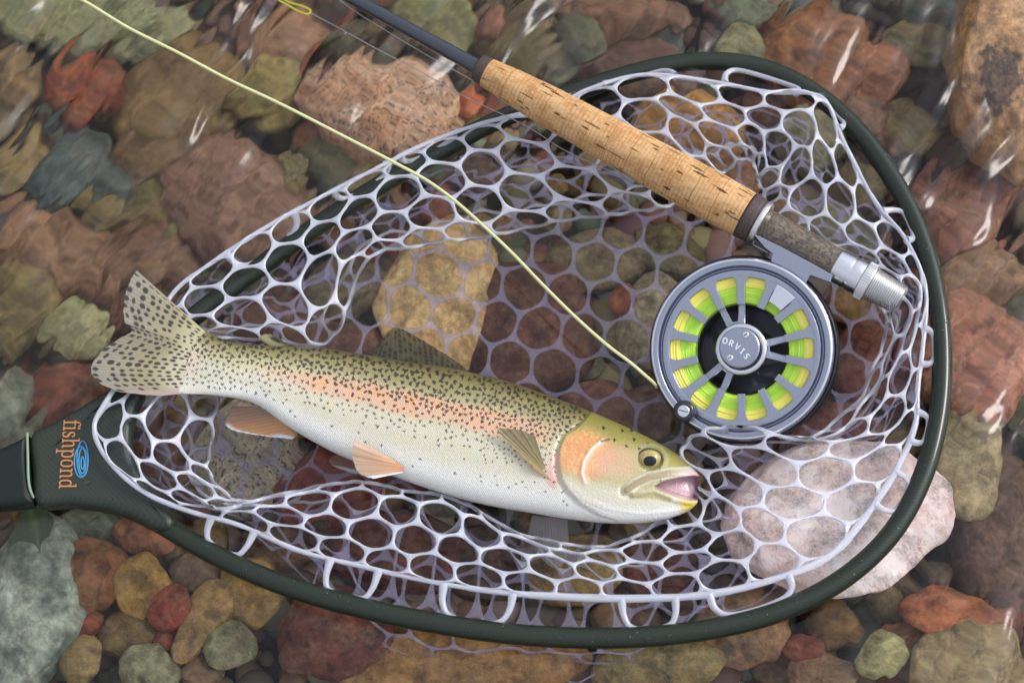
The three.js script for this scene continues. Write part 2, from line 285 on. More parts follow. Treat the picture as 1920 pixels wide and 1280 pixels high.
  ['large beige stone under the net floor behind the trout', 830, 540, 116, 156, 14, -58, '#b89e74', '#a4825a', { angular: 0.2, k: 1.4, clean: 0.6 }],
  ['dark maroon brown boulder behind the middle of the trout', 1000, 610, 122, 136, 0, -58, '#6e473a', '#5c3c32', { angular: 0.2, patch: 0.6 }],
  ['reddish stone above the trout head', 1125, 765, 74, 58, 15, -62, '#8e6050', '#754a3e', { angular: 0.4 }],
  ['small brown stone above the trout snout', 1215, 770, 48, 52, 0, -64, '#6c5242', '#5c463a', {}],
  ['pale grey tan flat stone beside the reel rim', 1225, 590, 60, 92, 14, -62, '#8a8068', '#9a8e74', { angular: 0.5, tex: 'mottle' }],
  ['olive pebbly stone under the net below the cork grip', 1120, 480, 96, 60, -10, -68, '#665c44', '#7c6c50', { tex: 'mottle' }],
  ['grey brown stone under the front of the reel', 1250, 460, 70, 48, 20, -68, '#5e5844', '#716a50', { tex: 'mottle' }],
  ['small orange red stone under the net left of the reel', 1170, 555, 26, 30, 30, -60, '#8c4a36', '#743c2e', { angular: 0.6 }],
  ['dark brown stone under the net behind the trout tail', 545, 590, 96, 62, 0, -64, '#684a3c', '#5a4034', { tex: 'streak' }],
  ['dark olive grey stone under the upper net fold', 640, 535, 78, 56, -20, -62, '#5c5644', '#6c6450', { tex: 'mottle' }],
  ['brown stone behind the trout dorsal fin', 640, 640, 80, 46, 0, -68, '#5a3e34', '#6a483a', {}],
  ['tan yellow stone under the net below the trout head', 1080, 1060, 92, 66, -8, -60, '#9c8048', '#86703c', { angular: 0.3 }],
  ['dark brown stone under the net below the trout belly', 910, 1050, 82, 70, 0, -70, '#5c4032', '#4c362c', {}],
  ['maroon stone under the net left of the quartz', 1245, 1060, 78, 62, 10, -64, '#743e34', '#5e342c', { patch: 0.6 }],
  ['brown stone under the net below the trout snout', 1340, 985, 58, 60, 0, -70, '#5c4838', '#4c3c30', {}],
  ['orange tan stone inside the upper part of the net', 1295, 225, 96, 78, 10, -56, '#a47842', '#8e6636', { angular: 0.3, tex: 'streak' }],
  ['reddish tan stone under the net above the reel seat', 1365, 320, 62, 44, 20, -60, '#96664a', '#805640', {}],
  ['pale grey green stone inside the net top corner', 1525, 245, 66, 72, 0, -54, '#86846c', '#74745e', { tex: 'mottle' }],
  ['grey green stone under the net right of the reel seat', 1555, 425, 74, 62, 12, -58, '#6c6a54', '#5e5c4a', { tex: 'mottle' }],
  ['small olive stone between the hoop and net top corner', 1620, 335, 40, 48, 0, -56, '#6a5e44', '#5a503c', {}],
  ['mustard brown stone beside the threaded reel seat end', 1600, 570, 46, 36, 10, -64, '#7a5a28', '#6a4e28', {}],
  ['red brown stone under the net right of the reel', 1640, 660, 78, 84, 0, -60, '#7c4a3e', '#6a4036', { patch: 0.7 }],
  ['dull red stone under the net below the reel', 1560, 800, 92, 52, -16, -66, '#76483c', '#5e3a32', {}],
  ['grey brown stone lying beneath the reel spool', 1400, 650, 130, 120, 0, -72, '#5e5844', '#4c4a3c', { tex: 'mottle' }],
  ['brown stone visible inside the net near the handle', 310, 830, 62, 74, 10, -64, '#764c34', '#5e4030', {}],
  ['small ochre stone beside the grey granite cobble', 330, 905, 36, 30, 0, -62, '#80623a', '#6e5634', {}],
  ['brown stone under the left end of the net fold', 520, 1020, 66, 46, 0, -66, '#7a5a3a', '#664c34', {}],
];
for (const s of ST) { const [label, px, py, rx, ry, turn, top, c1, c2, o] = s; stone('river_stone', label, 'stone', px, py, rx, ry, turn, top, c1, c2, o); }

// white quartz under the lower right of the hoop
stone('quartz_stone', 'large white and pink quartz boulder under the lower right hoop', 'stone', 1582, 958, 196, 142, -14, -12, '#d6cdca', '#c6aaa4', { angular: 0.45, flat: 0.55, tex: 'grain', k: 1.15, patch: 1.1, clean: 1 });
// tan boulder that breaks the surface, with a black lichen blotch
{
  const g = stoneGeo(0.038, 0.034, 0.066, 0.55, lin('#b98f5e').map((x) => x * 1.1), lin('#a67a4c').map((x) => x * 1.1), 40, 0.7, 0.7);
  const p = g.attributes.position, c = g.attributes.color;
  for (let i = 0; i < p.count; i++) {
    const x = p.getX(i) + 0.012, z = p.getZ(i) - 0.011, r = Math.hypot(x / 0.012, z / 0.019) + 1.1 * fbm(x * 160, p.getY(i) * 90, z * 160, 4);
    const k = p.getY(i) > 0 ? sm(1.02, 0.86, r) * (0.75 + 0.5 * fbm(x * 500, 0, z * 500, 2)) : 0;
    if (k > 0) c.setXYZ(i, lerp(c.getX(i), 0.02, k), lerp(c.getY(i), 0.016, k), lerp(c.getZ(i), 0.02, k));
  }
  const m = mesh('shore_boulder', g, wetMat), q = P(1912, 105, 8); m.position.set(q.x, -0.020, q.z); m.rotation.y = 0.06;
  tag(m, 'smooth tan boulder breaking the surface with a black blotch', 'boulder'); stones.push([1868, 140, 90, 150]);
}
// loose cobbles filling the bed between and beyond the stones above
{
  const tones = [['#7a5a40', '#66503a', 'brown'], ['#846a44', '#6c5a3c', 'ochre'], ['#6c6a54', '#5c5c4a', 'grey green'], ['#7e4a38', '#6a3e30', 'red brown'], ['#8a7858', '#746448', 'pale tan'], ['#5c4a3c', '#4c3e34', 'dark brown']];
  let n = 0, t = 0;
  while (n < 210 && t++ < 6000) {
    const px = rr(-330, 2250), py = rr(-330, 1610), inside = px > -20 && px < 1940 && py > -20 && py < 1300, r = inside ? rr(22, 46) : rr(34, 90), q = rr(0.7, 1.2);
    if (stones.some(([x, y, a, b]) => Math.hypot((px - x) / (a * 0.86 + r * 0.55), (py - y) / (b * 0.86 + r * 0.55)) < 1)) continue;
    const [c1, c2, word] = tones[Math.floor(rnd() * 6)];
    const near = ST.reduce((m, s) => { const d = Math.hypot(px - s[1], py - s[2]) - (s[3] + s[4]) / 2; return d < m[0] ? [d, s[0]] : m; }, [1e9, '']), beside = inside && near[0] < r + 60 ? `beside the ${near[1].match(/^.*?\b(stone|boulder|slab|cobble|pebble|wedge)\b/)[0]}` : 'in a gap between larger stones';
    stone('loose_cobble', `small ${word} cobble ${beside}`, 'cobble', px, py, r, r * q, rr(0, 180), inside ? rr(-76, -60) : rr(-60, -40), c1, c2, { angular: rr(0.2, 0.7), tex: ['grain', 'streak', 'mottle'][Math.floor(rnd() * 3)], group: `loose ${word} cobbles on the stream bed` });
    n++;
  }
}
// fine gravel on the bed
{
  const g = unit(2).clone(); g.computeVertexNormals();
  const count = 5200, im = new THREE.InstancedMesh(g, new THREE.MeshStandardMaterial({ color: 0xffffff, roughness: 0.7 }), count), m = new THREE.Matrix4(), q = new THREE.Quaternion();
  for (let i = 0; i < count; i++) {
    const p = P(rr(-250, 2170), rr(-250, 1530), -88), r = rr(0.003, 0.0085) * (rnd() < 0.12 ? 1.5 : 1);
    q.setFromEuler(new THREE.Euler(rr(-0.4, 0.4), rr(0, 6), rr(-0.4, 0.4)));
    m.compose(V(p.x, -0.094 + r * 0.5 + rr(0, 0.008), p.z), q, V(r * rr(0.8, 1.4), r * 0.7, r)); im.setMatrixAt(i, m);
    const c = [[0.22, 0.14, 0.08], [0.27, 0.19, 0.10], [0.18, 0.17, 0.12], [0.25, 0.11, 0.065], [0.38, 0.30, 0.19]][Math.floor(rnd() * 5)];
    im.setColorAt(i, new THREE.Color().setRGB(...c.map((x) => x * rr(0.7, 1.2))));
  }
  im.name = numbered('gravel'); im.castShadow = im.receiveShadow = true; scene.add(im);
  tag(im, 'fine mixed gravel between the stones of the stream bed', 'gravel', null, 'stuff');
}

// ---------------------------------------------------------------- the water
{
  // running water: strongest ripples up left and along the right, calm inside the hoop and below the handle
  const calm = (x, z) => {
    const fx = x / 0.269, fz = z / 0.179;
    let a = 0.35 + 2.3 * sm(0.2, -0.9, fx + fz * 0.6) + 1.9 * sm(0.5, 0.9, fx) + 0.6 * sm(-0.6, -1, fz) + 0.2 * sm(0.2, 1, fz) * sm(-0.2, 0.6, fx);
    a *= 1 - 0.7 * sm(0.5, 0.2, Math.hypot(fx - 0.68, fz - 0.55));
    a *= 1 - 0.6 * sm(0.95, 0.55, Math.hypot((fx - 0.1) / 0.75, (fz - 0.02) / 0.8));
    a *= 1 - 0.6 * sm(-0.2, -0.6, fx) * sm(0.3, 0.6, fz);
    return a * sm(3, 1.3, Math.max(Math.abs(fx), Math.abs(fz)));
  };
  const wave = (x, z) => {
    const k = calm(x, z); if (k < 0.001) return 0;
    const wx = x + 0.010 * noise(x * 22, 2, z * 22), wz = z + 0.010 * noise(x * 22, 9, z * 22);
    const a = (wx * 0.82 + wz * 0.57), b = (-wx * 0.57 + wz * 0.82);          // across and along the streaks
    return k * (0.0022 * noise(a * 46, 1, b * 15) + 0.0011 * noise(a * 95, 4, b * 25) + 0.00034 * noise(a * 190, 7, b * 46) + 0.0018 * noise(x * 24, 5, z * 24));
  };
  const g = sheet(WL([[-4, -0.34, 0.12], [-0.34, 0.34, 0.0016], [0.34, 4, 0.12]]), WL([[-4, -0.26, 0.12], [-0.26, 0.26, 0.0016], [0.26, 4, 0.12]]), wave);
  // fine ripples, too small to model, where the stream runs fast
  const ru = g.attributes.uv; for (let i = 0; i < ru.count; i++) ru.setXY(i, ru.getX(i) / 0.8 + 0.5, ru.getY(i) / 0.6 + 0.5);
  const fast = dataTex(128, 96, (u, v) => { const k = clamp(calm((u - 0.5) * 0.8, (v - 0.5) * 0.6) / 3); return [0, 0.08 + 0.92 * k, 0]; }, false, false);
  const m = mesh('water', g, new THREE.MeshPhysicalMaterial({ color: 0xffffff, transmission: 1, thickness: 0.1, roughness: 0.2, roughnessMap: fast, ior: 1.33 }));
  m.castShadow = false; m.userData.kind = 'structure';
}

// ---------------------------------------------------------------- landing net
const net = thing('landing_net', 'landing net with dark green carbon hoop and clear rubber mesh holding the trout', 'landing net');
{
  const weave = dataTex(256, 256, (u, v) => {
    const n = 16, a = Math.floor(u * n), b = Math.floor(v * n), over = (a + b) % 4 < 2, f = over ? Math.abs((v * n) % 1 - 0.5) : Math.abs((u * n) % 1 - 0.5);
    const s = (over ? 1 : 0.45) * (1 - f * 0.7); return [0.004 + 0.011 * s, 0.007 + 0.019 * s, 0.004 + 0.007 * s];
  }, true, true);
  const tubeWeave = weave.clone(); tubeWeave.repeat.set(150, 3); tubeWeave.needsUpdate = true;
  const carbon = new THREE.MeshPhysicalMaterial({ map: tubeWeave, roughness: 0.45, specularIntensity: 0.5, clearcoat: 0.5, clearcoatRoughness: 0.1 });
  const gripWeave = weave.clone(); gripWeave.repeat.set(85, 85); gripWeave.needsUpdate = true;
  const carbonFlat = new THREE.MeshPhysicalMaterial({ map: gripWeave, color: 0xffffff, roughness: 0.55, clearcoat: 0.25, clearcoatRoughness: 0.3 });
  const gripMat = new THREE.MeshPhysicalMaterial({ color: new THREE.Color(0.010, 0.017, 0.014), roughness: 0.5, specularIntensity: 0.5 });
  const rubber = new THREE.MeshPhysicalMaterial({ color: new THREE.Color(0.92, 0.935, 1.0), roughness: 0.08, transmission: 0.6, thickness: 0.003, ior: 1.42 });
  const rubberSunk = new THREE.MeshPhysicalMaterial({ color: new THREE.Color(0.84, 0.81, 1.0), roughness: 0.16, transmission: 0.8, thickness: 0.003, ior: 1.07 });   // the same rubber, ior against water

  // hoop, traced clockwise from the lower arm of the throat
  const hoop = [[215, 935, 2], [290, 975, 4], [370, 1022, 6], [460, 1068, 8], [560, 1106, 9], [680, 1140, 9], [800, 1165, 9], [930, 1185, 9], [1060, 1195, 9], [1200, 1194, 9], [1340, 1178, 9], [1470, 1143, 9], [1585, 1082, 9], [1672, 1000, 9], [1730, 895, 9], [1760, 780, 8], [1767, 660, 7], [1755, 545, 6], [1722, 430, 5], [1668, 325, 4], [1596, 232, 3], [1510, 163, 2], [1425, 126, 1], [1345, 115, 1], [1260, 121, 1], [1170, 142, 1], [1085, 170, 1], [1000, 200, 1], [920, 232, 1], [840, 275, 1], [750, 325, 1], [660, 380, 1], [570, 440, 1], [480, 505, 1], [400, 565, 1], [330, 622, 1], [270, 680, 1], [225, 735, 2]];
  const hp = hoop.map((q) => P(...q));
  mesh('hoop', tube(hp, 0.0053, 420, 18), carbon, net);

  // throat and handle: bevelled solids
  const solid = (outline, hm, depth, bevel) => {
    const o = P(120, 860, hm), s = new THREE.Shape(outline.map(([x, y]) => { const p = P(x, y, hm); return new THREE.Vector2(p.x, -p.z); }));
    const g = new THREE.ExtrudeGeometry(s, { depth, bevelEnabled: true, bevelSize: bevel, bevelOffset: -bevel, bevelThickness: bevel, bevelSegments: 6, curveSegments: 8 });
    g.rotateX(-Math.PI / 2); g.translate(0, hm / 1000 - depth - bevel, 0); return g;
  };
  const smooth = (pts, n = 12) => { const c = new THREE.CatmullRomCurve3(pts.map(([x, y]) => V(x, y, 0)), true, 'centripetal'); return c.getPoints(pts.length * n).slice(0, -1).map((p) => [p.x, p.y]); };
  const throat = smooth([[56, 812], [100, 786], [150, 757], [200, 726], [240, 694], [272, 690], [268, 730], [252, 770], [244, 815], [250, 860], [270, 900], [300, 935], [325, 972], [318, 990], [290, 990], [240, 966], [190, 952], [130, 944], [66, 942], [57, 880]], 8);
  const th = mesh('throat', solid(throat, 13, 0.004, 0.005), carbonFlat, net);
  const handle = [[-240, 905], [-240, 880], [-130, 868], [0, 836], [30, 822], [50, 811], [53, 860], [57, 905], [60, 943], [0, 949], [-130, 962], [-240, 950]];
  mesh('handle', solid(handle, 13.5, 0.005, 0.005), gripMat, net);
  const stripe = [[50, 812, 11], [51, 850, 13.2], [53, 905, 13.2], [57, 922, 12.4], [62, 933, 10.4]].map((q) => P(...q));
  mesh('stripe', tube(stripe, 0.0007, 40, 8), new THREE.MeshStandardMaterial({ color: new THREE.Color(0.24, 0.32, 0.20), roughness: 0.6 }), th);

  // maker's lettering, read from the top down, and the ring emblem
  const font = await new FontLoader().loadAsync('fonts/droid/droid_serif_regular.typeface.json');
  const place = (geo, px, py, hm, angle, s) => { geo.rotateZ(angle); geo.rotateX(-Math.PI / 2); geo.scale(s, 1, s); const p = P(px, py, hm); geo.translate(p.x, p.y, p.z); return geo; };
  const s0 = pxAt(130, 860, 13);
  const txt = new TextGeometry('fishpond', { font, size: 31, depth: 0.0005, curveSegments: 6 });
  txt.computeBoundingBox(); const tw = txt.boundingBox.max.x - txt.boundingBox.min.x; txt.scale(134 / tw, 1, 1);
  mesh('lettering', place(txt, 119, 787, 13.05, -Math.PI / 2, s0), new THREE.MeshStandardMaterial({ color: new THREE.Color(0.50, 0.20, 0.07), roughness: 0.5 }), th);
  const rings = [];
  for (const [rx, ry, dx, dy] of [[10.5, 33, 0, 0], [6.5, 24, -0.5, 4], [3, 12, 0, 8], [12.5, 29, -3, 6]]) {
    const pts = []; for (let k = 0; k < 40; k++) { const a = k / 40 * Math.PI * 2; const p = P(154 + dx + rx * Math.cos(a), 860 + dy + ry * Math.sin(a), 13); p.y += 0.0001; pts.push(p); }
    rings.push(tube(pts, 0.0004, 60, 6, true));
  }
  mesh('emblem', mergeGeometries(rings), new THREE.MeshStandardMaterial({ color: new THREE.Color(0.05, 0.26, 0.45), roughness: 0.5 }), th);

  // rubber bag: stations round the hoop; each runs from the rim (T) over the fold (M) to the water (B) and back out under water (U1, U2)
  // [Tx,Ty,Th, Mx,My,Mh, Bx,By,Bh]
  const ST = [
    [325, 548, 8, 352, 590, 9, 400, 635, 3], [400, 490, 10, 440, 555, 12, 505, 640, 3], [500, 425, 11, 545, 515, 13, 625, 630, 2], [600, 370, 12, 645, 440, 14, 690, 492, 3],
    [700, 318, 13, 740, 388, 16, 780, 460, 3], [800, 268, 13, 850, 350, 16, 900, 440, 2], [900, 232, 13, 970, 325, 16, 1045, 418, 2], [985, 212, 12, 1080, 310, 15, 1175, 400, 2],
    [1055, 192, 10, 1150, 285, 12, 1260, 385, 2], [1105, 166, 10, 1205, 250, 12, 1320, 350, 2], [1205, 140, 10, 1262, 220, 14, 1345, 320, 3], [1330, 152, 11, 1362, 225, 15, 1400, 300, 4],
    [1440, 172, 11, 1440, 235, 17, 1425, 318, 4], [1540, 182, 11, 1505, 260, 18, 1425, 345, 5], [1582, 265, 11, 1530, 335, 17, 1445, 395, 8], [1640, 375, 10, 1585, 425, 15, 1500, 450, 8],
    [1700, 450, 10, 1650, 480, 14, 1575, 490, 8], [1736, 540, 10, 1708, 562, 40, 1660, 590, 30], [1732, 640, 9, 1690, 655, 14, 1640, 690, 4], [1722, 720, 9, 1668, 735, 14, 1600, 765, 4],
    [1718, 790, 9, 1630, 805, 16, 1520, 822, 16], [1690, 865, 10, 1560, 850, 18, 1420, 806, 25], [1640, 945, 11, 1490, 900, 18, 1310, 808, 20], [1560, 1025, 12, 1420, 950, 16, 1280, 870, 6],
    [1450, 1072, 12, 1380, 1000, 15, 1300, 930, 5], [1330, 1100, 12, 1275, 1040, 14, 1215, 992, 4], [1200, 1108, 12, 1165, 1062, 14, 1120, 1030, 3], [1060, 1105, 12, 1048, 1052, 14, 1030, 1016, 3],
    [930, 1095, 12, 928, 1030, 15, 920, 978, 4], [800, 1075, 12, 815, 1000, 16, 820, 922, 5], [680, 1048, 12, 700, 978, 16, 725, 908, 6], [560, 1018, 12, 590, 965, 16, 620, 905, 5],
    [450, 985, 13, 480, 955, 16, 510, 928, 5], [345, 955, 15, 388, 950, 18, 440, 938, 4], [262, 918, 17, 325, 905, 17, 400, 905, 3], [200, 860, 18, 285, 850, 15, 390, 865, 2],
    [176, 800, 18, 270, 790, 14, 395, 795, 1], [205, 742, 18, 290, 725, 12, 400, 720, 0], [275, 640, 12, 320, 650, 9, 400, 675, 1],
  ];
  const NS = ST.length, COLS = 46, VB = 4.0, VE = 8.4;
  const rows = ST.map((s) => {
    const [tx, ty0, th_, mx, my, mh, bx, by, bh] = s, low = ty0 > 1000, ty = ty0 + (low ? 14 : 0), k2 = low ? 1.0 : 0.75, k1 = 0.18, fr = sm(520, 760, tx) * sm(1430, 1230, tx);
    return [P(tx, ty, th_), P(mx, my, mh), P(bx, by, bh), P(lerp(bx, tx, k1), lerp(by, ty, k1) + 6, -16), P(lerp(bx, tx, low ? 0.7 : 0.45), low ? lerp(by, 1235, fr * 0.55 + 0.25) : lerp(by, ty, 0.45), -30), P(lerp(bx, tx, k2), low ? lerp(ty + 30, 1240, fr) : lerp(by, ty, k2), -44)].map((p) => p.toArray());
  });
  // even spacing of the mesh columns along the middle of the fold
  const len = [0]; for (let i = 0; i < NS; i++) { const a = V(...rows[i][1]).lerp(V(...rows[i][0]), 0.4), b = V(...rows[(i + 1) % NS][1]).lerp(V(...rows[(i + 1) % NS][0]), 0.4); len.push(len[i] + a.distanceTo(b)); }
  const toStation = (c) => { const L = (((c / COLS) % 1) + 1) % 1 * len[NS]; let i = 0; while (i < NS - 1 && len[i + 1] < L) i++; return i + (L - len[i]) / (len[i + 1] - len[i]); };
  const byRow = [0, 1, 2, 3, 4, 5].map((r) => rows.map((q) => q[r]));
  const KV = [0, VB / 2, VB, VB + 0.9, VB + 2.3, VE];
  const raw = (c, v) => {
    const st = toStation(c), cols = [0, 1, 2, 3, 4, 5].map((r) => spline(byRow[r], st, true));
    let i = 0; while (i < 4 && v > KV[i + 1]) i++;
    const p = spline(cols, i + (v - KV[i]) / (KV[i + 1] - KV[i]), false);
    const A = 0.0042 * sm(-0.2, 0.8, v), dn = noise(c * 0.62, v * 0.62, 3), de = noise(c * 0.62 + 40, v * 0.62, 8);
    return V(p[0] + A * dn, p[1] + 0.004 * noise(c * 0.55, v * 0.55 + 20, 5), p[2] + A * de);
  };
  const memo = new Map();
  const sideAt = (c, v) => {
    const key = `${(((c % COLS) + COLS) % COLS).toFixed(3)},${v.toFixed(3)}`; if (memo.has(key)) return memo.get(key);
    const e = 0.06, p = raw(c, v), n = raw(c + e, v).sub(raw(c - e, v)).cross(raw(c, v + e).sub(raw(c, v - e))).normalize(); if (!(n.lengthSq() > 0.5)) n.set(0, 1, 0);
    const r = { p, n }; memo.set(key, r); return r;
  };
  // each cell: a rounded hole in a moulded sheet whose strands are round in section
  function netGeo(cells, at, width, thick) {
    const pos = [], nor = [], idx = [], S = [0, 0.42, 0.75, 0.93, 1];
    for (const corners of cells) {
      const K = corners.map(([a, b]) => at(a, b)), C = V(); for (const k of K) C.addScaledVector(k.p, 1 / 6);
      const mid = corners.map(([a, b], j) => { const [c, d] = corners[(j + 1) % 6]; return [(a + c) / 2, (b + d) / 2]; });
      const M = mid.map(([a, b]) => at(a, b).p), f = M.map((m) => clamp(width / 2 / Math.max(1e-5, m.distanceTo(C)), 0.05, 0.8));
      const Mi = M.map((m, j) => m.clone().lerp(C, f[j])), B = [], H = [];
      for (let j = 0; j < 6; j++) {
        const h = (j + 5) % 6, g = clamp((f[h] + f[j]) / 2 * 0.36, 0.025, 0.7), Kc = K[j].p.clone().lerp(C, g);
        for (let q = 0; q < 6; q++) {
          const t = q / 6, w = t < 0.5 ? [lerp(mid[h][0], corners[j][0], t * 2), lerp(mid[h][1], corners[j][1], t * 2)] : [lerp(corners[j][0], mid[j][0], t * 2 - 1), lerp(corners[j][1], mid[j][1], t * 2 - 1)];
          B.push(at(w[0], w[1]));
          H.push(Mi[h].clone().multiplyScalar((1 - t) * (1 - t)).addScaledVector(Kc, 2 * t * (1 - t)).addScaledVector(Mi[j], t * t));
        }
      }
      const n = B.length;
      const flip = H[0].clone().sub(B[0].p).cross(B[1].p.clone().sub(B[0].p)).dot(B[0].n) > 0 ? -1 : 1;
      for (const side of [1, -1]) {
        const o = pos.length / 3;
        for (let i = 0; i < n; i++) {
          const out = H[i].clone().sub(B[i].p), L = Math.max(1e-6, out.length()); out.divideScalar(L);
          for (const s of S) {
            const q = Math.sqrt(Math.max(0, 1 - s * s)), p = B[i].p.clone().lerp(H[i], s).addScaledVector(B[i].n, side * q * thick / 2);
            const m = B[i].n.clone().multiplyScalar(side * q * L).addScaledVector(out, s * thick / 2).normalize();
            pos.push(p.x, p.y, p.z); nor.push(m.x, m.y, m.z);
          }
        }
        const k = S.length;
        for (let i = 0; i < n; i++) for (let s = 0; s < k - 1; s++) {
          const a = o + i * k + s, b = o + ((i + 1) % n) * k + s;
          if (side * flip > 0) idx.push(a, b, a + 1, b, b + 1, a + 1); else idx.push(a, a + 1, b, b, a + 1, b + 1);
        }
      }
    }
    return geoFrom(pos, idx, nor);
  }
  const hex = (x, y, h) => [[x, y - 2 / 3], [x + 0.5, y - 1 / 3], [x + 0.5, y + 1 / 3], [x, y + 2 / 3], [x - 0.5, y + 1 / 3], [x - 0.5, y - 1 / 3]];
  const cells = [], sunk = [];
  for (let j = 0; j < 8; j++) for (let i = 0; i < COLS; i++) (j < 5 ? cells : sunk).push(hex(i + (j % 2) * 0.5, j + 0.62));
  mesh('submerged_mesh', netGeo(sunk, sideAt, 0.0017, 0.0016), rubberSunk, net);
  mesh('mesh_bag', netGeo(cells, sideAt, 0.00175, 0.0019), rubber, net);

  // floor of the bag, spread out under water
  const poly = []; for (let i = 0; i < NS * 3; i++) { const q = spline(rows.map((r) => r[5]), i / 3, true); poly.push([q[0], q[2]]); }
  const inside = (x, z) => { let r = false; for (let i = 0, j = poly.length - 1; i < poly.length; j = i++) { const [a, b] = poly[i], [c, d] = poly[j]; if ((b > z) !== (d > z) && x < (c - a) * (z - b) / (d - b) + a) r = !r; } return r; };
  const pitch = 0.0238, ca = Math.cos(0.16), sa = Math.sin(0.16);
  const floorRaw = (a, b) => { const X = a * pitch + 0.002 * noise(a * 0.7, b * 0.7, 1), Z = b * pitch * 0.92 + 0.002 * noise(a * 0.7, b * 0.7, 6), x = X * ca - Z * sa, z = X * sa + Z * ca; return V(x, -0.047 + 0.006 * noise(a * 0.35, b * 0.35, 12), z); };
  const floorAt = (a, b) => ({ p: floorRaw(a, b), n: V(0, 1, 0) });
  const fc = [];
  for (let j = -12; j <= 12; j++) for (let i = -16; i <= 16; i++) { const x = i + (((j % 2) + 2) % 2) * 0.5, p = floorRaw(x, j); if (inside(p.x, p.z)) fc.push(hex(x, j)); }
  mesh('bag_floor', netGeo(fc, floorAt, 0.0021, 0.0018), rubberSunk, net);

  // rim band of the bag and the loops that hold it to the hoop
  const rim = []; for (let i = 0; i < NS * 4; i++) { const q = spline(rows.map((r) => r[0]), i / 4, true); rim.push(V(...q)); }
  const stout = rim.map((p) => { const a = P(1250, 1100, 12), b = P(1640, 950, 12); return 0.0012 + 0.0008 * Math.max(sm(0.14, 0.03, p.distanceTo(a)), sm(0.09, 0.02, p.distanceTo(b))) + 0.0004 * noise(p.x * 90, 1, p.z * 90); });
  const band = cord(rim, (t) => stout[Math.floor(t * (rim.length - 0.01)) % rim.length], 600, 10, true);
  mesh('rim_band', band, rubber, net);
  const hc = new THREE.CatmullRomCurve3(hp, false, 'centripetal'), near = hc.getPoints(800);
  for (let k = 0; k < 19; k++) {
    const L = (k + 0.5 + 0.5 * noise(k * 5.1, 3, 1)) / 19 * NS * 4, wide = 4.2 + 2.2 * noise(k * 3.7, 1, 6); if (rim[Math.floor(L) % rim.length].x < P(330, 700, 0).x) continue;
    const a = rim[Math.floor(L) % rim.length], b = rim[Math.floor(L + wide) % rim.length], c = near.reduce((m, p) => (p.distanceTo(a) < m.distanceTo(a) ? p : m)), d = near.reduce((m, p) => (p.distanceTo(b) < m.distanceTo(b) ? p : m));
    if (c.distanceTo(a) < 0.007) continue;
    const c1 = c.clone().add(a.clone().sub(c).setLength(0.0048)), d1 = d.clone().add(b.clone().sub(d).setLength(0.0048)), e = c1.clone().lerp(d1, 0.5);
    mesh('attachment_loop', cord([a, a.clone().lerp(c1, 0.6).lerp(e, 0.06), c1.clone().lerp(e, 0.3), d1.clone().lerp(e, 0.3), b.clone().lerp(d1, 0.6).lerp(e, 0.06), b], (t) => 0.0014 + 0.0011 * Math.abs(t * 2 - 1) ** 4, 40, 8), rubber, net);
  }
  // drops of water standing on the hoop and the throat
  const drops = [], cap = new THREE.SphereGeometry(1, 12, 6, 0, Math.PI * 2, 0, Math.PI * 0.55);
  for (let k = 0; k < 150; k++) {
    const g = cap.clone(), r = rr(0.0003, 0.0009) * (rnd() < 0.12 ? 1.5 : 1), t = rr(0.02, 0.62), c = hc.getPointAt(t), T = hc.getTangentAt(t), S = V(0, 1, 0).cross(T).normalize(), a = rr(-0.9, 0.9), n = V(0, Math.cos(a), 0).addScaledVector(S, Math.sin(a));
    g.scale(r * rr(0.9, 1.5), r * 0.62, r); g.applyQuaternion(new THREE.Quaternion().setFromUnitVectors(V(0, 1, 0), n)); const p = c.clone().addScaledVector(n, 0.0053); g.translate(p.x, p.y, p.z); drops.push(g);
  }
  for (const [x, y, r] of [[162, 903, 0.0019], [190, 915, 0.0009], [208, 936, 0.0008], [120, 900, 0.0007], [98, 860, 0.0007], [90, 905, 0.0006], [180, 775, 0.0006]]) { const g = cap.clone(), p = P(x, y, 13); g.scale(r, r * 0.5, r); g.translate(p.x, p.y, p.z); drops.push(g); }
  const dm = mesh('water_drops', mergeGeometries(drops), new THREE.MeshPhysicalMaterial({ color: 0xffffff, transmission: 1, thickness: 0.001, roughness: 0, ior: 1.33 }), net); dm.userData.kind = 'stuff';
}

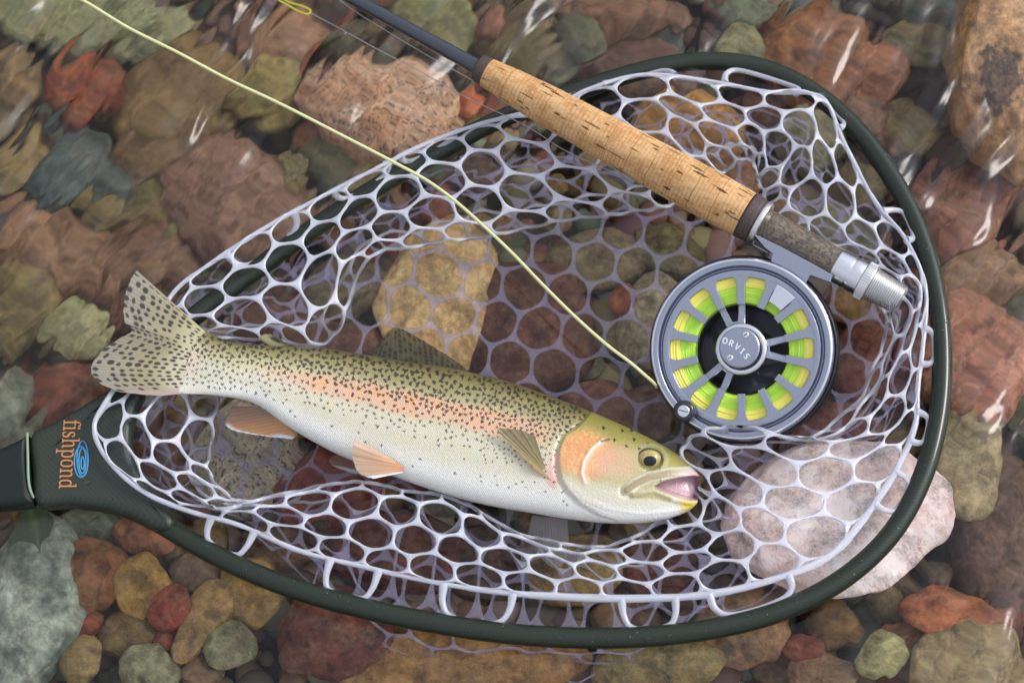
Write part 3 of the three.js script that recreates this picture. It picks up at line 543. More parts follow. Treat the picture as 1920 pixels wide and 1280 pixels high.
// ---------------------------------------------------------------- rainbow trout
const trout = thing('rainbow_trout', 'spotted trout with a pink side stripe lying in the rubber net', 'fish');
{
  // back and belly lines, traced in pairs from the tail root to the snout
  const D = [[372, 612], [430, 640], [510, 648], [590, 651], [680, 664], [770, 679], [860, 693], [950, 714], [1040, 745], [1110, 772], [1170, 798], [1220, 822], [1262, 846], [1295, 872], [1312, 892]];
  const B = [[332, 738], [408, 742], [478, 757], [545, 803], [630, 850], [725, 888], [815, 920], [905, 945], [1000, 962], [1075, 974], [1150, 981], [1215, 979], [1262, 969], [1292, 957], [1306, 944]];
  const HW = [0.9, 6.5, 11, 14, 17, 19, 20, 20.5, 20, 19.5, 18, 15.5, 12.5, 9, 4.5];      // half thickness, mm
  const HA = [20, 16, 11, 7, 4, 2.5, 2, 2, 2.5, 3, 4, 5, 6, 6.5, 7];                     // height of the middle plane, mm
  const SN = D.length - 1;
  const at2 = (s, t) => { const d = spline(D, s * SN), b = spline(B, s * SN); return [lerp(d[0], b[0], t), lerp(d[1], b[1], t)]; };
  const distTo = (pts, x, y) => { let m = 1e9; for (let i = 0; i < pts.length - 1; i++) { const [a, b] = pts[i], [c, d] = pts[i + 1], q = clamp(((x - a) * (c - a) + (y - b) * (d - b)) / ((c - a) ** 2 + (d - b) ** 2)); m = Math.min(m, Math.hypot(x - lerp(a, c, q), y - lerp(b, d, q))); } return m; };
  const inPoly = (pts, x, y) => { let r = false; for (let i = 0, j = pts.length - 1; i < pts.length; j = i++) { const [a, b] = pts[i], [c, d] = pts[j]; if ((b > y) !== (d > y) && x < (c - a) * (y - b) / (d - b) + a) r = !r; } return r; };
  const edgeOf = (pts, x, y) => (inPoly(pts, x, y) ? 1 : -1) * distTo([...pts, pts[0]], x, y);
  const mouth = [[1220, 909], [1240, 899], [1270, 892], [1300, 889], [1330, 896], [1330, 925], [1304, 938], [1290, 936], [1262, 927], [1238, 917]];
  const maxilla = [[1172, 914], [1190, 901], [1215, 890], [1250, 884], [1290, 883], [1312, 893]];
  const lowerLip = [[1185, 922], [1222, 914], [1262, 932], [1303, 942]];
  const gill = [[1082, 798], [1058, 812], [1046, 838], [1045, 868], [1050, 895], [1062, 915], [1085, 940], [1120, 962], [1160, 976]];  // rear edge of the gill cover
  const crescent = [[1128, 822], [1108, 838], [1094, 860], [1090, 882], [1096, 900]];
  const jawLine = [[1090, 930], [1140, 950], [1200, 960], [1260, 955], [1300, 948]];
  const EYE = [1217, 858];
  const gillX = (y) => { let m = 1045; for (let i = 0; i < gill.length - 1; i++) { const [a, b] = gill[i], [c, d] = gill[i + 1]; if (y >= b && y <= d) m = lerp(a, c, (y - b) / (d - b)); } if (y < 798) m = 1082 + (798 - y) * 1.0; if (y > 976) m = 1160; return m; };
  // relief of the flank in mm
  const relief = (x, y) => {
    let h = 0; if (x < 1000) return 0;
    h += 1.3 * sm(-3, 3, x - gillX(y)) - 0.9 * sm(7, 0, Math.abs(x - gillX(y) + 5));
    h += 0.5 * sm(9, 2, distTo(crescent, x, y));
    h += 1.2 * sm(11, 2, distTo(maxilla, x, y)) - 0.8 * sm(5, 1, Math.abs(distTo(maxilla, x, y) - 12)) * (x < 1235 ? 1 : 0);
    h += 1.0 * sm(9, 2, distTo(lowerLip, x, y));
    h -= 10.5 * sm(-0.5, 5, edgeOf(mouth, x, y));
    const e = Math.hypot((x - EYE[0]) / 24, (y - EYE[1]) / 20); h += 0.15 * sm(0.4, 0, Math.abs(e - 1.1)) - 1.6 * sm(1.05, 0.8, e);
    for (let k = 0; k < 4; k++) h += 0.35 * sm(2.2, 0.4, distTo([[1062, 900 + k * 8], [1090, 922 + k * 8], [1130, 945 + k * 7]], x, y));
    h += 0.25 * sm(4, 1, distTo(jawLine, x, y));
    return h;
  };
  // ---- skin colour
  const spots = [];
  { let n = 0, t = 0; while (n < 1700 && t++ < 90000) {
    const s = rr(0.0, 0.80), v = rr(0.02, 0.86), [x, y] = at2(s, v);
    const dens = v < 0.34 ? 1 : lerp(0.34, 0.03, sm(0.34, 0.62, v)) * (x < 620 ? lerp(2.4, 0.6, sm(430, 620, x)) : x > 900 ? 0.9 : 0.32) * (v > 0.62 && x > 470 ? 0.15 : 1);
    if (rnd() > dens || x > gillX(y) - 6) continue;
    const R = lerp(5.2, 3.3, sm(0.1, 0.6, v)) * (x > 900 ? 0.85 : 1);
    if (spots.some(([a, b, r]) => Math.hypot(a - x, b - y) < (r + R) * (v < 0.34 ? 0.98 : 1.3))) continue;
    spots.push([x, y, R * rr(0.75, 1.1), rr(0, 3.14), rr(0, 50), v]); n++;
  } }
  for (const [x, y] of [[1165, 806], [1187, 822], [1172, 834], [1196, 838], [1150, 822], [1130, 800], [1212, 829], [1183, 806]]) spots.push([x, y, 3.6, 0, 1, 0.2]);
  const cellsz = 24, gridS = new Map(); for (const q of spots) { const k = Math.floor(q[0] / cellsz) + ',' + Math.floor(q[1] / cellsz); (gridS.get(k) ?? gridS.set(k, []).get(k)).push(q); }
  const spotAt = (x, y) => { let m = 0; const a = Math.floor(x / cellsz), b = Math.floor(y / cellsz);
    for (let i = -1; i <= 1; i++) for (let j = -1; j <= 1; j++) for (const [sx, sy, R, an, o, v] of gridS.get((a + i) + ',' + (b + j)) ?? []) {
      const dx = x - sx, dy = y - sy, d = Math.hypot(dx, dy); if (d > R * 1.6) continue;
      const th = Math.atan2(dy, dx) + an, lobes = R * (0.76 + 0.2 * Math.cos(th * (o % 3 < 1 ? 2 : 3)) + 0.55 * noise(x * 0.28, y * 0.28, o * 3.7));
      m = Math.max(m, sm(lobes + 1.2, lobes - 1.2, d) * (v < 0.4 ? 0.95 : 0.8));
    } return m; };
  const cream = [0.62, 0.58, 0.43], white = [0.82, 0.80, 0.715], olive = [0.26, 0.22, 0.08], back = [0.12, 0.10, 0.035], flank = [0.50, 0.46, 0.25], pink = [0.80, 0.36, 0.27], orange = [0.80, 0.33, 0.10], dark = [0.016, 0.015, 0.014];
  const stripeY = [[470, 690], [540, 706], [620, 722], [700, 738], [780, 757], [860, 775], [940, 793], [1010, 808], [1060, 816]];
  const skin = (s, v) => {
    const [x, y] = at2(s, v), n1 = fbm(x * 0.03, y * 0.03, 1, 4), n2 = noise(x * 0.16, y * 0.16, 4), n3 = noise(x * 0.35, y * 0.35, 9);
    const w = v + 0.05 * n1 + 0.02 * n2;
    let c = mix3(back, olive, sm(0.0, 0.12, w)); c = mix3(c, flank, sm(0.10, 0.34, w)); c = mix3(c, cream, sm(0.32, 0.55, w)); c = mix3(c, white, sm(0.62, 0.88, w) * lerp(0.25, 1, sm(370, 450, x)));
    c = mix3(c, [0.66, 0.56, 0.26], 0.35 * sm(0.05, 0.3, n1) * sm(0.35, 0.5, w) * sm(0.85, 0.7, w));
    const ds = distTo(stripeY, x, y), wid = lerp(13, 21, sm(480, 760, x)) * (1 + 0.5 * n1);
    const st = sm(wid + 9, wid - 9, ds + 6 * n2) * sm(450, 620, x) * sm(1070, 980, x);
    c = mix3(c, mix3(pink, orange, sm(0.0, 0.3, n2 + n1 * 0.7)), st * (0.56 + 0.35 * n3 + 0.3 * n1));
    if (x < 440) c = mix3(c, [0.72, 0.55, 0.42], 0.5 * sm(60, 15, Math.hypot(x - 345, (y - 668))));
    // head
    const hd = sm(-3, 4, x - gillX(y));
    if (hd > 0) {
      let q = mix3([0.25, 0.22, 0.05], [0.38, 0.33, 0.09], sm(0.05, 0.25, w)); q = mix3(q, [0.46, 0.41, 0.20], sm(0.3, 0.5, w)); q = mix3(q, [0.64, 0.60, 0.44], sm(0.52, 0.70, w)); q = mix3(q, white, sm(0.72, 0.88, w));
      const ch = Math.hypot((x - 1092) / 52, (y - 848) / 46);
      q = mix3(q, mix3([0.80, 0.28, 0.12], [0.82, 0.42, 0.16], sm(-0.2, 0.3, n1 + 0.6 * n2)), clamp(0.74 + 0.5 * n2 + 0.4 * n1) * sm(1.2, 0.6, ch + 0.4 * n1));
      q = mix3(q, [0.72, 0.40, 0.30], 0.5 * sm(70, 20, Math.hypot(x - 1150, (y - 862) * 1.6)));
      q = mix3(q, [0.86, 0.78, 0.72], 0.8 * sm(4.0, 1.2, distTo(crescent, x, y) + 1.5 * n2));
      q = mix3(q, [0.06, 0.055, 0.05], 0.8 * sm(3, 1, distTo([[1125, 824], [1140, 821]], x, y)));
      for (let k = 0; k < 4; k++) q = mix3(q, [0.72, 0.60, 0.55], 0.5 * sm(3, 1, distTo([[1064, 902 + k * 8], [1092, 924 + k * 8], [1135, 947 + k * 7]], x, y)));
      c = mix3(c, q, hd);
      const mx = distTo(maxilla, x, y); c = mix3(c, [0.82, 0.80, 0.76], 0.55 * sm(12, 8.5, mx) * sm(1165, 1180, x)); c = mix3(c, [0.34, 0.25, 0.10], 0.9 * sm(8, 4, mx) * sm(1300, 1235, x)); c = mix3(c, [0.74, 0.42, 0.42], sm(7, 3, mx) * sm(1265, 1300, x));
      c = mix3(c, [0.42, 0.34, 0.12], 0.75 * sm(9, 3, distTo([[1180, 924], [1225, 925], [1250, 932]], x, y)));
      c = mix3(c, [0.70, 0.52, 0.06], sm(30, 8, Math.hypot((x - 1296) * 0.8, y - 942)) * sm(-2, 4, -edgeOf(mouth, x, y)));
      c = mix3(c, [0.52, 0.34, 0.37], sm(-1, 3, edgeOf(mouth, x, y)));
      const e = Math.hypot((x - EYE[0]) / 26, (y - EYE[1]) / 22); c = mix3(c, [0.13, 0.12, 0.06], 0.6 * sm(1.02, 0.9, e)); c = mix3(c, [0.46, 0.46, 0.38], 0.3 * sm(0.2, 0.04, Math.abs(e - 1.2)));
    }
    c = mix3(c, [0.72, 0.36, 0.32], 0.7 * sm(16, 5, distTo([[1040, 850], [1034, 880], [1036, 900]], x, y)) * (1 - hd));
    const sp = spotAt(x, y) * (x > 1210 ? 0.5 : 1); c = mix3(c, dark, sp * 0.96);
    const f = 1 + 0.13 * n3 + 0.10 * noise(x * 0.7, y * 0.7, 2); return c.map((k) => k * f);
  };
  const tex = dataTex(1700, 380, (u, v) => skin(u, v), true, false);
  const scale = dataTex(1700, 420, (u, v) => { const [x, y] = at2(u, v), a = x * 0.97 + y * 0.25, b = -x * 0.25 + y * 0.97, k = sm(1075, 1030, x), r = Math.floor(b / 2.6), q = Math.abs(((a / 4.6 + (r & 1) * 0.5) % 1 + 1) % 1 - 0.5); const s = 0.55 + k * 0.4 * (q - 0.25) * 2 * (0.7 + 0.5 * noise(x * 0.1, y * 0.1, 2)) + 0.15 * noise(x * 0.3, y * 0.3, 7); return [s, s, s]; }, false, false);
  const skinMat = new THREE.MeshPhysicalMaterial({ map: tex, bumpMap: scale, bumpScale: 0.0007, roughness: 0.33, clearcoat: 0.35, clearcoatRoughness: 0.08, specularIntensity: 0.8 });
  // ---- body surface: rings round the traced back and belly
  const NU = 460, NV = 140, pos = [], uv = [], idx = [];
  const ring = (s, a) => {         // a: 0 back, pi belly, then the far side
    const q = Math.cos(a), t = 0.5 - 0.5 * q, near = a <= Math.PI, [x, y] = at2(s, t), w = spline(HW.map((k) => [k]), s * SN)[0], hm = spline(HA.map((k) => [k]), s * SN)[0];
    const th = w * Math.pow(Math.abs(Math.sin(a)), 0.82) * (near ? 1 : -0.9), o = P(x, y, hm);
    const lift = th + (near ? relief(x, y) * Math.min(1, Math.abs(Math.sin(a)) * 2.2) : 0);
    o.addScaledVector(camB, lift / 1000); return [o, t];
  };
  for (let i = 0; i <= NU; i++) for (let j = 0; j < NV; j++) {
    const s = i / NU, a = j / NV * Math.PI * 2, [p, t] = ring(s, a); pos.push(p.x, p.y, p.z); uv.push(s, t);
  }
  for (let i = 0; i < NU; i++) for (let j = 0; j < NV; j++) { const a = i * NV + j, b = i * NV + (j + 1) % NV, c = a + NV, d = b + NV; idx.push(a, b, c, b, d, c); }
  for (const e of [0, NU]) { const c = V(); for (let j = 0; j < NV; j++) c.add(V(pos[(e * NV + j) * 3], pos[(e * NV + j) * 3 + 1], pos[(e * NV + j) * 3 + 2])); c.divideScalar(NV); const k = pos.length / 3; pos.push(c.x, c.y, c.z); uv.push(e / NU, 0.5); for (let j = 0; j < NV; j++) { const a = e * NV + j, b = e * NV + (j + 1) % NV; e ? idx.push(a, b, k) : idx.push(b, a, k); } }
  mesh('body', geoFrom(pos, idx, null, null, uv), skinMat, trout);
  // ---- eye
  {
    const R = 0.0060, g = new THREE.SphereGeometry(R, 120, 90), p = g.attributes.position, col = [], off = V(0.06, 0.84, 0.6).normalize();
    for (let i = 0; i < p.count; i++) {
      const q = V(p.getX(i), p.getY(i), p.getZ(i)).normalize(), d = Math.acos(clamp(q.dot(off), -1, 1));
      let c = d < 0.6 ? [0.006, 0.006, 0.009] : d < 0.65 ? [0.6, 0.46, 0.16] : mix3([0.52, 0.41, 0.14], [0.34, 0.27, 0.09], clamp(0.5 + 1.5 * fbm(q.x * 6, q.z * 6, 1))); if (d > 1.3) c = [0.10, 0.09, 0.05]; col.push(...c);
    }
    g.setAttribute('color', new THREE.Float32BufferAttribute(col, 3)); g.scale(1, 0.62, 0.86);
    const m = mesh('eye', g, new THREE.MeshPhysicalMaterial({ vertexColors: true, roughness: 0.3, specularIntensity: 0.4, clearcoat: 0.6, clearcoatRoughness: 0.02 }), trout);
    const s = 0.855, o = P(EYE[0], EYE[1], 18.0); m.position.copy(o);
  }
  // ---- fins: sheets with rays, from a root line to an outer edge
  const finMat = new THREE.MeshPhysicalMaterial({ vertexColors: true, roughness: 0.35, transmission: 0.32, thickness: 0, side: THREE.DoubleSide });
  function fin(name, root, outer, colour, n = 90, m = 60, ripple = 0.4) {
    const pos = [], col = [], idx = [], ro = root, ou = outer;
    for (let i = 0; i <= n; i++) for (let j = 0; j <= m; j++) {
      const u = i / n, v = j / m, a = spline(ro, u * (ro.length - 1)), b = spline(ou, u * (ou.length - 1)).map((k, q) => q < 2 ? k + 1.6 * noise(u * 60, q * 9, ou.length) : k), x = lerp(a[0], b[0], v), y = lerp(a[1], b[1], v), h = lerp(a[2], b[2], v) + 0.4 * ripple * Math.sin(u * 46) * (0.3 + 0.7 * v) + 1.2 * Math.sin(u * 7 + 1) * v;
      const p = P(x, y, h); pos.push(p.x, p.y, p.z); col.push(...colour(u, v, x, y));
    }
    for (let i = 0; i < n; i++) for (let j = 0; j < m; j++) { const a = i * (m + 1) + j, b = a + m + 1; idx.push(a, b, a + 1, b, b + 1, a + 1); }
    return mesh(name, geoFrom(pos, idx, null, col), finMat, trout);
  }
  const ray = (u, k) => 0.5 + 0.5 * Math.cos(u * k * Math.PI * 2);
  fin('tail_fin', [[385, 622, 21], [366, 640, 21], [352, 672, 21], [345, 705, 21], [345, 737, 20]],
    [[255, 507, 26], [240, 535, 26], [232, 570, 25], [233, 602, 25], [246, 620, 24], [214, 640, 24], [186, 662, 23], [170, 690, 23], [182, 714, 22], [225, 734, 21], [300, 742, 20]],
    (u, v, x, y) => {
      const dir = u * 22, k = Math.floor(dir), o = noise(k * 7.3, 1, 2) * 1.6 + k * 0.41, cw = v * 10 + o, c = Math.floor(cw), du = (dir - k - 0.5 + 0.3 * noise(k * 3.1, c * 1.7, 8)) / (0.36 + 0.16 * noise(k, c * 2.2, 4)), dv = (cw - c - 0.5 + 0.35 * noise(k * 1.3, c * 4.1, 3)) / (0.34 + 0.2 * noise(k * 2.2, c, 6));
      const on = noise(k * 3.7, c * 2.3, 5) > -0.3 && u > 0.02 && u < 0.9 ? sm(1.1, 0.7, Math.hypot(du, dv)) : 0;
      let q = mix3([0.40, 0.34, 0.15], [0.31, 0.28, 0.21], v); q = mix3(q, mix3([0.52, 0.47, 0.26], [0.66, 0.60, 0.44], u), sm(0.42, 0.0, v)); q = mix3(q, [0.26, 0.20, 0.12], 0.5 * sm(0.14, 0.0, Math.abs(u - 0.44)) * sm(0.1, 0.5, v)); q = mix3(q, [0.46, 0.34, 0.30], 0.8 * sm(0.86, 0.96, u));
      q = q.map((z) => z * (0.8 + 0.28 * ray(u, 46))); return mix3(q, [0.03, 0.026, 0.022], on * 0.95);
    }, 220, 150, 0.25).material = new THREE.MeshPhysicalMaterial({ vertexColors: true, roughness: 0.4, transmission: 0.08, thickness: 0, side: THREE.DoubleSide });
  const orangeFin = (edge) => (u, v) => { let q = mix3([0.66, 0.30, 0.12], [0.50, 0.36, 0.24], v); q = q.map((z) => z * (0.94 + 0.07 * ray(u, 15) + 0.12 * noise(u * 30, v * 3, 4))); return mix3(q, [0.85, 0.86, 0.88], sm(edge, edge + 0.07, u)); };
  fin('pelvic_fin', [[748, 868, 17], [757, 876, 17], [755, 886, 16]], [[668, 821, 25], [660, 842, 26], [664, 870, 25], [676, 889, 24], [700, 897, 21]], orangeFin(0.82), 70, 30, 0.25);
  fin('pelvic_fin', [[702, 878, -2], [700, 886, -4], [690, 890, -6]], [[640, 848, -3], [618, 860, -4], [626, 874, -5], [660, 887, -7]], (u, v) => mix3([0.38, 0.20, 0.14], [0.80, 0.81, 0.84], sm(0.55, 0.7, u)), 50, 24, 0.2);
  fin('anal_fin', [[484, 762, 8], [520, 785, 7], [556, 816, 6]], [[440, 762, 5], [424, 785, 4], [428, 802, 4], [470, 814, 4], [548, 823, 5]], (u, v) => { let q = mix3([0.34, 0.21, 0.14], [0.68, 0.33, 0.13], sm(0.15, 0.75, u)); q = q.map((z) => z * (0.88 + 0.16 * ray(u, 12))); return mix3(q, [0.84, 0.86, 0.90], Math.max(sm(0.80, 0.9, u) * sm(0.35, 0.6, v), sm(0.86, 0.97, v) * sm(0.3, 0.5, u))); }, 80, 40, 0.3);
  fin('pectoral_fin', [[1026, 888, 20], [1034, 896, 20], [1038, 903, 20]], [[1004, 818, 27], [975, 806, 27], [945, 803, 27], [933, 806, 27], [958, 835, 25], [1000, 876, 23]], (u, v) => { let q = mix3([0.46, 0.38, 0.17], [0.36, 0.31, 0.17], v); q = q.map((z) => z * (0.82 + 0.22 * ray(u, 13))); return mix3(q, [0.42, 0.24, 0.04], 0.8 * sm(0.74, 0.9, u)); }, 90, 40, 0.35);
  fin('pectoral_fin', [[998, 966, -8], [1030, 970, -9], [1064, 974, -10]], [[990, 1000, -14], [1004, 1030, -16], [1034, 1062, -18], [1062, 1050, -18], [1066, 1000, -14]], (u, v) => { const q = [0.72, 0.66, 0.64].map((z) => z * (0.85 + 0.2 * ray(u, 16))); return mix3(q, [0.3, 0.22, 0.2], 0.5 * v * (1 - u)); }, 90, 40, 0.3).material = new THREE.MeshPhysicalMaterial({ vertexColors: true, roughness: 0.3, transmission: 0.6, thickness: 0, side: THREE.DoubleSide });
  fin('dorsal_fin', [[688, 672, -6], [760, 684, -6], [830, 696, -6], [880, 708, -6]], [[716, 636, -14], [742, 614, -16], [790, 636, -16], [850, 674, -14], [884, 700, -10]], (u, v) => { const k = Math.floor(u * 22), c = Math.floor(v * 7 + k * 0.5), on = noise(k * 2.9, c * 3.1, 2) > -0.15 ? sm(0.5, 0.25, Math.abs(u * 22 - k - 0.5)) * sm(0.5, 0.25, Math.abs(v * 7 + k * 0.5 - c - 0.5)) : 0; return mix3(mix3([0.16, 0.15, 0.07], [0.26, 0.18, 0.07], sm(0.5, 1, v)).map((z) => z * (0.75 + 0.3 * ray(u, 22))), [0.03, 0.03, 0.025], on * 0.85); }, 140, 60, 0.3);
  fin('adipose_fin', [[508, 650, 8], [530, 650, 8], [548, 652, 8]], [[486, 636, 8], [492, 628, 9], [510, 627, 9], [538, 645, 8]], (u, v) => mix3([0.30, 0.27, 0.12], [0.04, 0.04, 0.03], sm(0.35, 0.15, Math.hypot((u - 0.55) * 1.6, (v - 0.55)))), 40, 20, 0.1);
}

// ---------------------------------------------------------------- fly rod
const rodA = P(914, 136, 34), rodE = P(1690, 563, 34), rodDir = rodE.clone().sub(rodA), rodPx = rodDir.length() / 886; rodDir.normalize();
{
  const rod = thing('fly_rod', 'fly rod with cork grip and dark wood reel seat laid across the net', 'fishing rod');
  const quat = new THREE.Quaternion().setFromUnitVectors(V(0, 1, 0), rodDir);
  // turned piece along the rod: [t, radius] in photograph pixels from the front of the cork
  const turned = (name, prof, mat, seg = 64, parent = rod) => {
    const g = new THREE.LatheGeometry(prof.map(([t, r]) => new THREE.Vector2(Math.max(1e-6, r * rodPx), t * rodPx)), seg);
    const m = mesh(name, g, mat, parent); m.position.copy(rodA); m.quaternion.copy(quat); return m;
  };
  const blankMat = new THREE.MeshPhysicalMaterial({ color: new THREE.Color(0.018, 0.024, 0.036), roughness: 0.28, clearcoat: 1, clearcoatRoughness: 0.08 });
  const blank = turned('blank', [[-1500, 0.01], [-1500, 7], [-420, 11.2], [-40, 14.8], [-36, 15.6], [-21, 15.8], [-18, 15.6]], blankMat);
  turned('trim_ring', [[-43, 15.05], [-42, 15.4], [-40.5, 15.4], [-39.5, 15.05]], new THREE.MeshStandardMaterial({ color: 0xc9ccd0, metalness: 0.8, roughness: 0.3 }), 48, blank);
  const burlTex = dataTex(256, 256, (u, v) => { const n = tile(u, v, 60, 21), s = n > 0.18 ? 0.16 : 0.045 + 0.03 * tile(u, v, 20, 22); return [s * 1.1, s * 0.72, s * 0.6]; }, true, true); burlTex.repeat.set(3, 1);
  const burl = new THREE.MeshPhysicalMaterial({ map: burlTex, roughness: 0.6 });
  turned('winding_check', [[-22, 13], [-22, 24], [-19, 26.4], [-2, 28.2], [0, 28.2], [0, 13]], burl);
  // cork: growth lines round the grip, dark pores and filled pits
  const pits = []; for (let k = 0; k < 130; k++) pits.push([rnd(), rnd(), 0.006 + 0.034 * rnd() ** 2, rr(0.004, 0.011), rr(0.6, 0.98)]);
  const ringEdge = [0.085, 0.17, 0.245, 0.33, 0.41, 0.49, 0.575, 0.655, 0.74, 0.82, 0.9];
  const bins = Array.from({ length: 64 }, (_, i) => pits.filter((p) => Math.abs(p[1] - (i + 0.5) / 64) < 0.06));
  const corkTex = dataTex(640, 1024, (u, v) => {      // u round, v along
    const w = v + 0.004 * tile(u, v, 14, 31) + 0.0016 * tile(u, v, 60, 32), seg = ringEdge.findLastIndex((e) => e < v) + 1, tone = 1 + 0.10 * noise(seg * 5.3, 2, 1);
    const line = Math.abs(((w * (66 + seg * 3 % 11) + seg * 0.37) % 1) - 0.5), d = sm(0.16, 0.02, line) * (0.22 + 0.5 * clamp(tile(u, v, 9, 33 + seg) + 0.3));
    let c = mix3([0.68, 0.42, 0.19], [0.50, 0.26, 0.10], clamp(0.42 + 1.1 * tile(u, v, 9, 35) + 0.8 * tile(u, v, 31, 38) + 0.8 * tile(u, v, 90, 36)));
    c = mix3(c, [0.26, 0.12, 0.035], d);
    for (const e of ringEdge) c = mix3(c, [0.30, 0.14, 0.04], 0.65 * sm(0.0022, 0.0006, Math.abs(w - e)));
    for (const [pu, pv, a, b, k] of bins[Math.min(63, Math.floor(v * 64))]) { let du = Math.abs(u - pu); du = Math.min(du, 1 - du); const q = Math.hypot((v - pv) / a, du / b) + 0.9 * noise(u * 160, v * 160, 3) * 0.6; if (q < 1.2) c = mix3(c, [0.07, 0.03, 0.012], k * sm(1.1, 0.75, q)); }
    return c.map((x) => x * tone);
  }, true, false);
  const corkMat = new THREE.MeshPhysicalMaterial({ map: corkTex, bumpMap: corkTex, bumpScale: 0.0004, roughness: 0.62, specularIntensity: 0.4 });
  const prof = [[0, 28], [8, 29], [60, 34], [140, 38.6], [240, 41], [330, 43], [420, 45.4], [500, 46], [545, 45], [560, 44.6]], cp = [];
  for (let i = 0; i <= 120; i++) { const t = i / 120 * 560; let k = 0; while (k < prof.length - 2 && prof[k + 1][0] < t) k++; const f = (t - prof[k][0]) / (prof[k + 1][0] - prof[k][0]); cp.push([t, lerp(prof[k][1], prof[k + 1][1], f * f * (3 - 2 * f) * 0.4 + f * 0.6) + 0.25 * noise(t * 0.11, 1, 1)]); }
  turned('cork_grip', cp, corkMat, 96);
  turned('grip_end_ring', [[560, 20], [560, 44.6], [566, 44.8], [580, 44], [586, 42.5], [586, 20]], burl);
  const silver = new THREE.MeshPhysicalMaterial({ color: new THREE.Color(0.72, 0.72, 0.73), metalness: 1, roughness: 0.2 });
  const satin = new THREE.MeshPhysicalMaterial({ color: new THREE.Color(0.70, 0.69, 0.67), metalness: 1, roughness: 0.36 });
  turned('hood_ring', [[586, 24], [586, 41], [589, 43.5], [596, 43.5], [599, 41], [599, 24]], satin);
  const woodTex = dataTex(512, 256, (u, v) => { const q = tile(u, v, 12, 41) + 0.6 * tile(u, v, 34, 42), f = clamp(0.4 + 0.35 * Math.sin(v * 24 + q * 6) + 0.9 * tile(u, v, 20, 44) + 0.7 * tile(u, v, 70, 45)); const c = mix3([0.075, 0.062, 0.045], [0.20, 0.14, 0.072], f); return mix3(c, [0.02, 0.018, 0.016], 0.7 * sm(0.1, 0.3, tile(u, v, 40, 43))); }, true, true);
  turned('reel_seat_insert', [[598, 20], [598, 31.5], [620, 32], [700, 31], [756, 29.5]], new THREE.MeshPhysicalMaterial({ map: woodTex, roughness: 0.35, clearcoat: 0.7, clearcoatRoughness: 0.15 }));
  turned('reel_seat_hood', [[750, 28], [750, 30.6], [752, 31.2], [778, 32.4], [779, 31.2], [784, 31.2], [785, 32.6], [803, 33], [804, 31]], silver);
  turned('locking_ring', [[804, 30], [804, 34.5], [806, 35.6], [821, 35.6], [824, 34], [824, 28]], satin, 90);
  const kn = []; for (let k = 0; k < 46; k++) { const a = k / 46 * Math.PI * 2, b = new THREE.BoxGeometry(1.4 * rodPx, 15 * rodPx, 1.4 * rodPx); b.rotateY(0.78); b.translate(35.5 * rodPx, 813.5 * rodPx, 0); b.rotateY(a); kn.push(b); }
  { const m = mesh('knurling', mergeGeometries(kn), satin, rod); m.position.copy(rodA); m.quaternion.copy(quat); }
  const thr = [[822, 26]]; for (let k = 0; k < 15; k++) { const t = 824 + k * 4.1, r = lerp(32, 27.6, k / 15); thr.push([t, r - 2.4], [t + 1.2, r], [t + 2.6, r], [t + 3.7, r - 2.4]); } thr.push([886, 25], [888, 22], [889, 0.01]);
  turned('threaded_barrel', thr, satin);
}

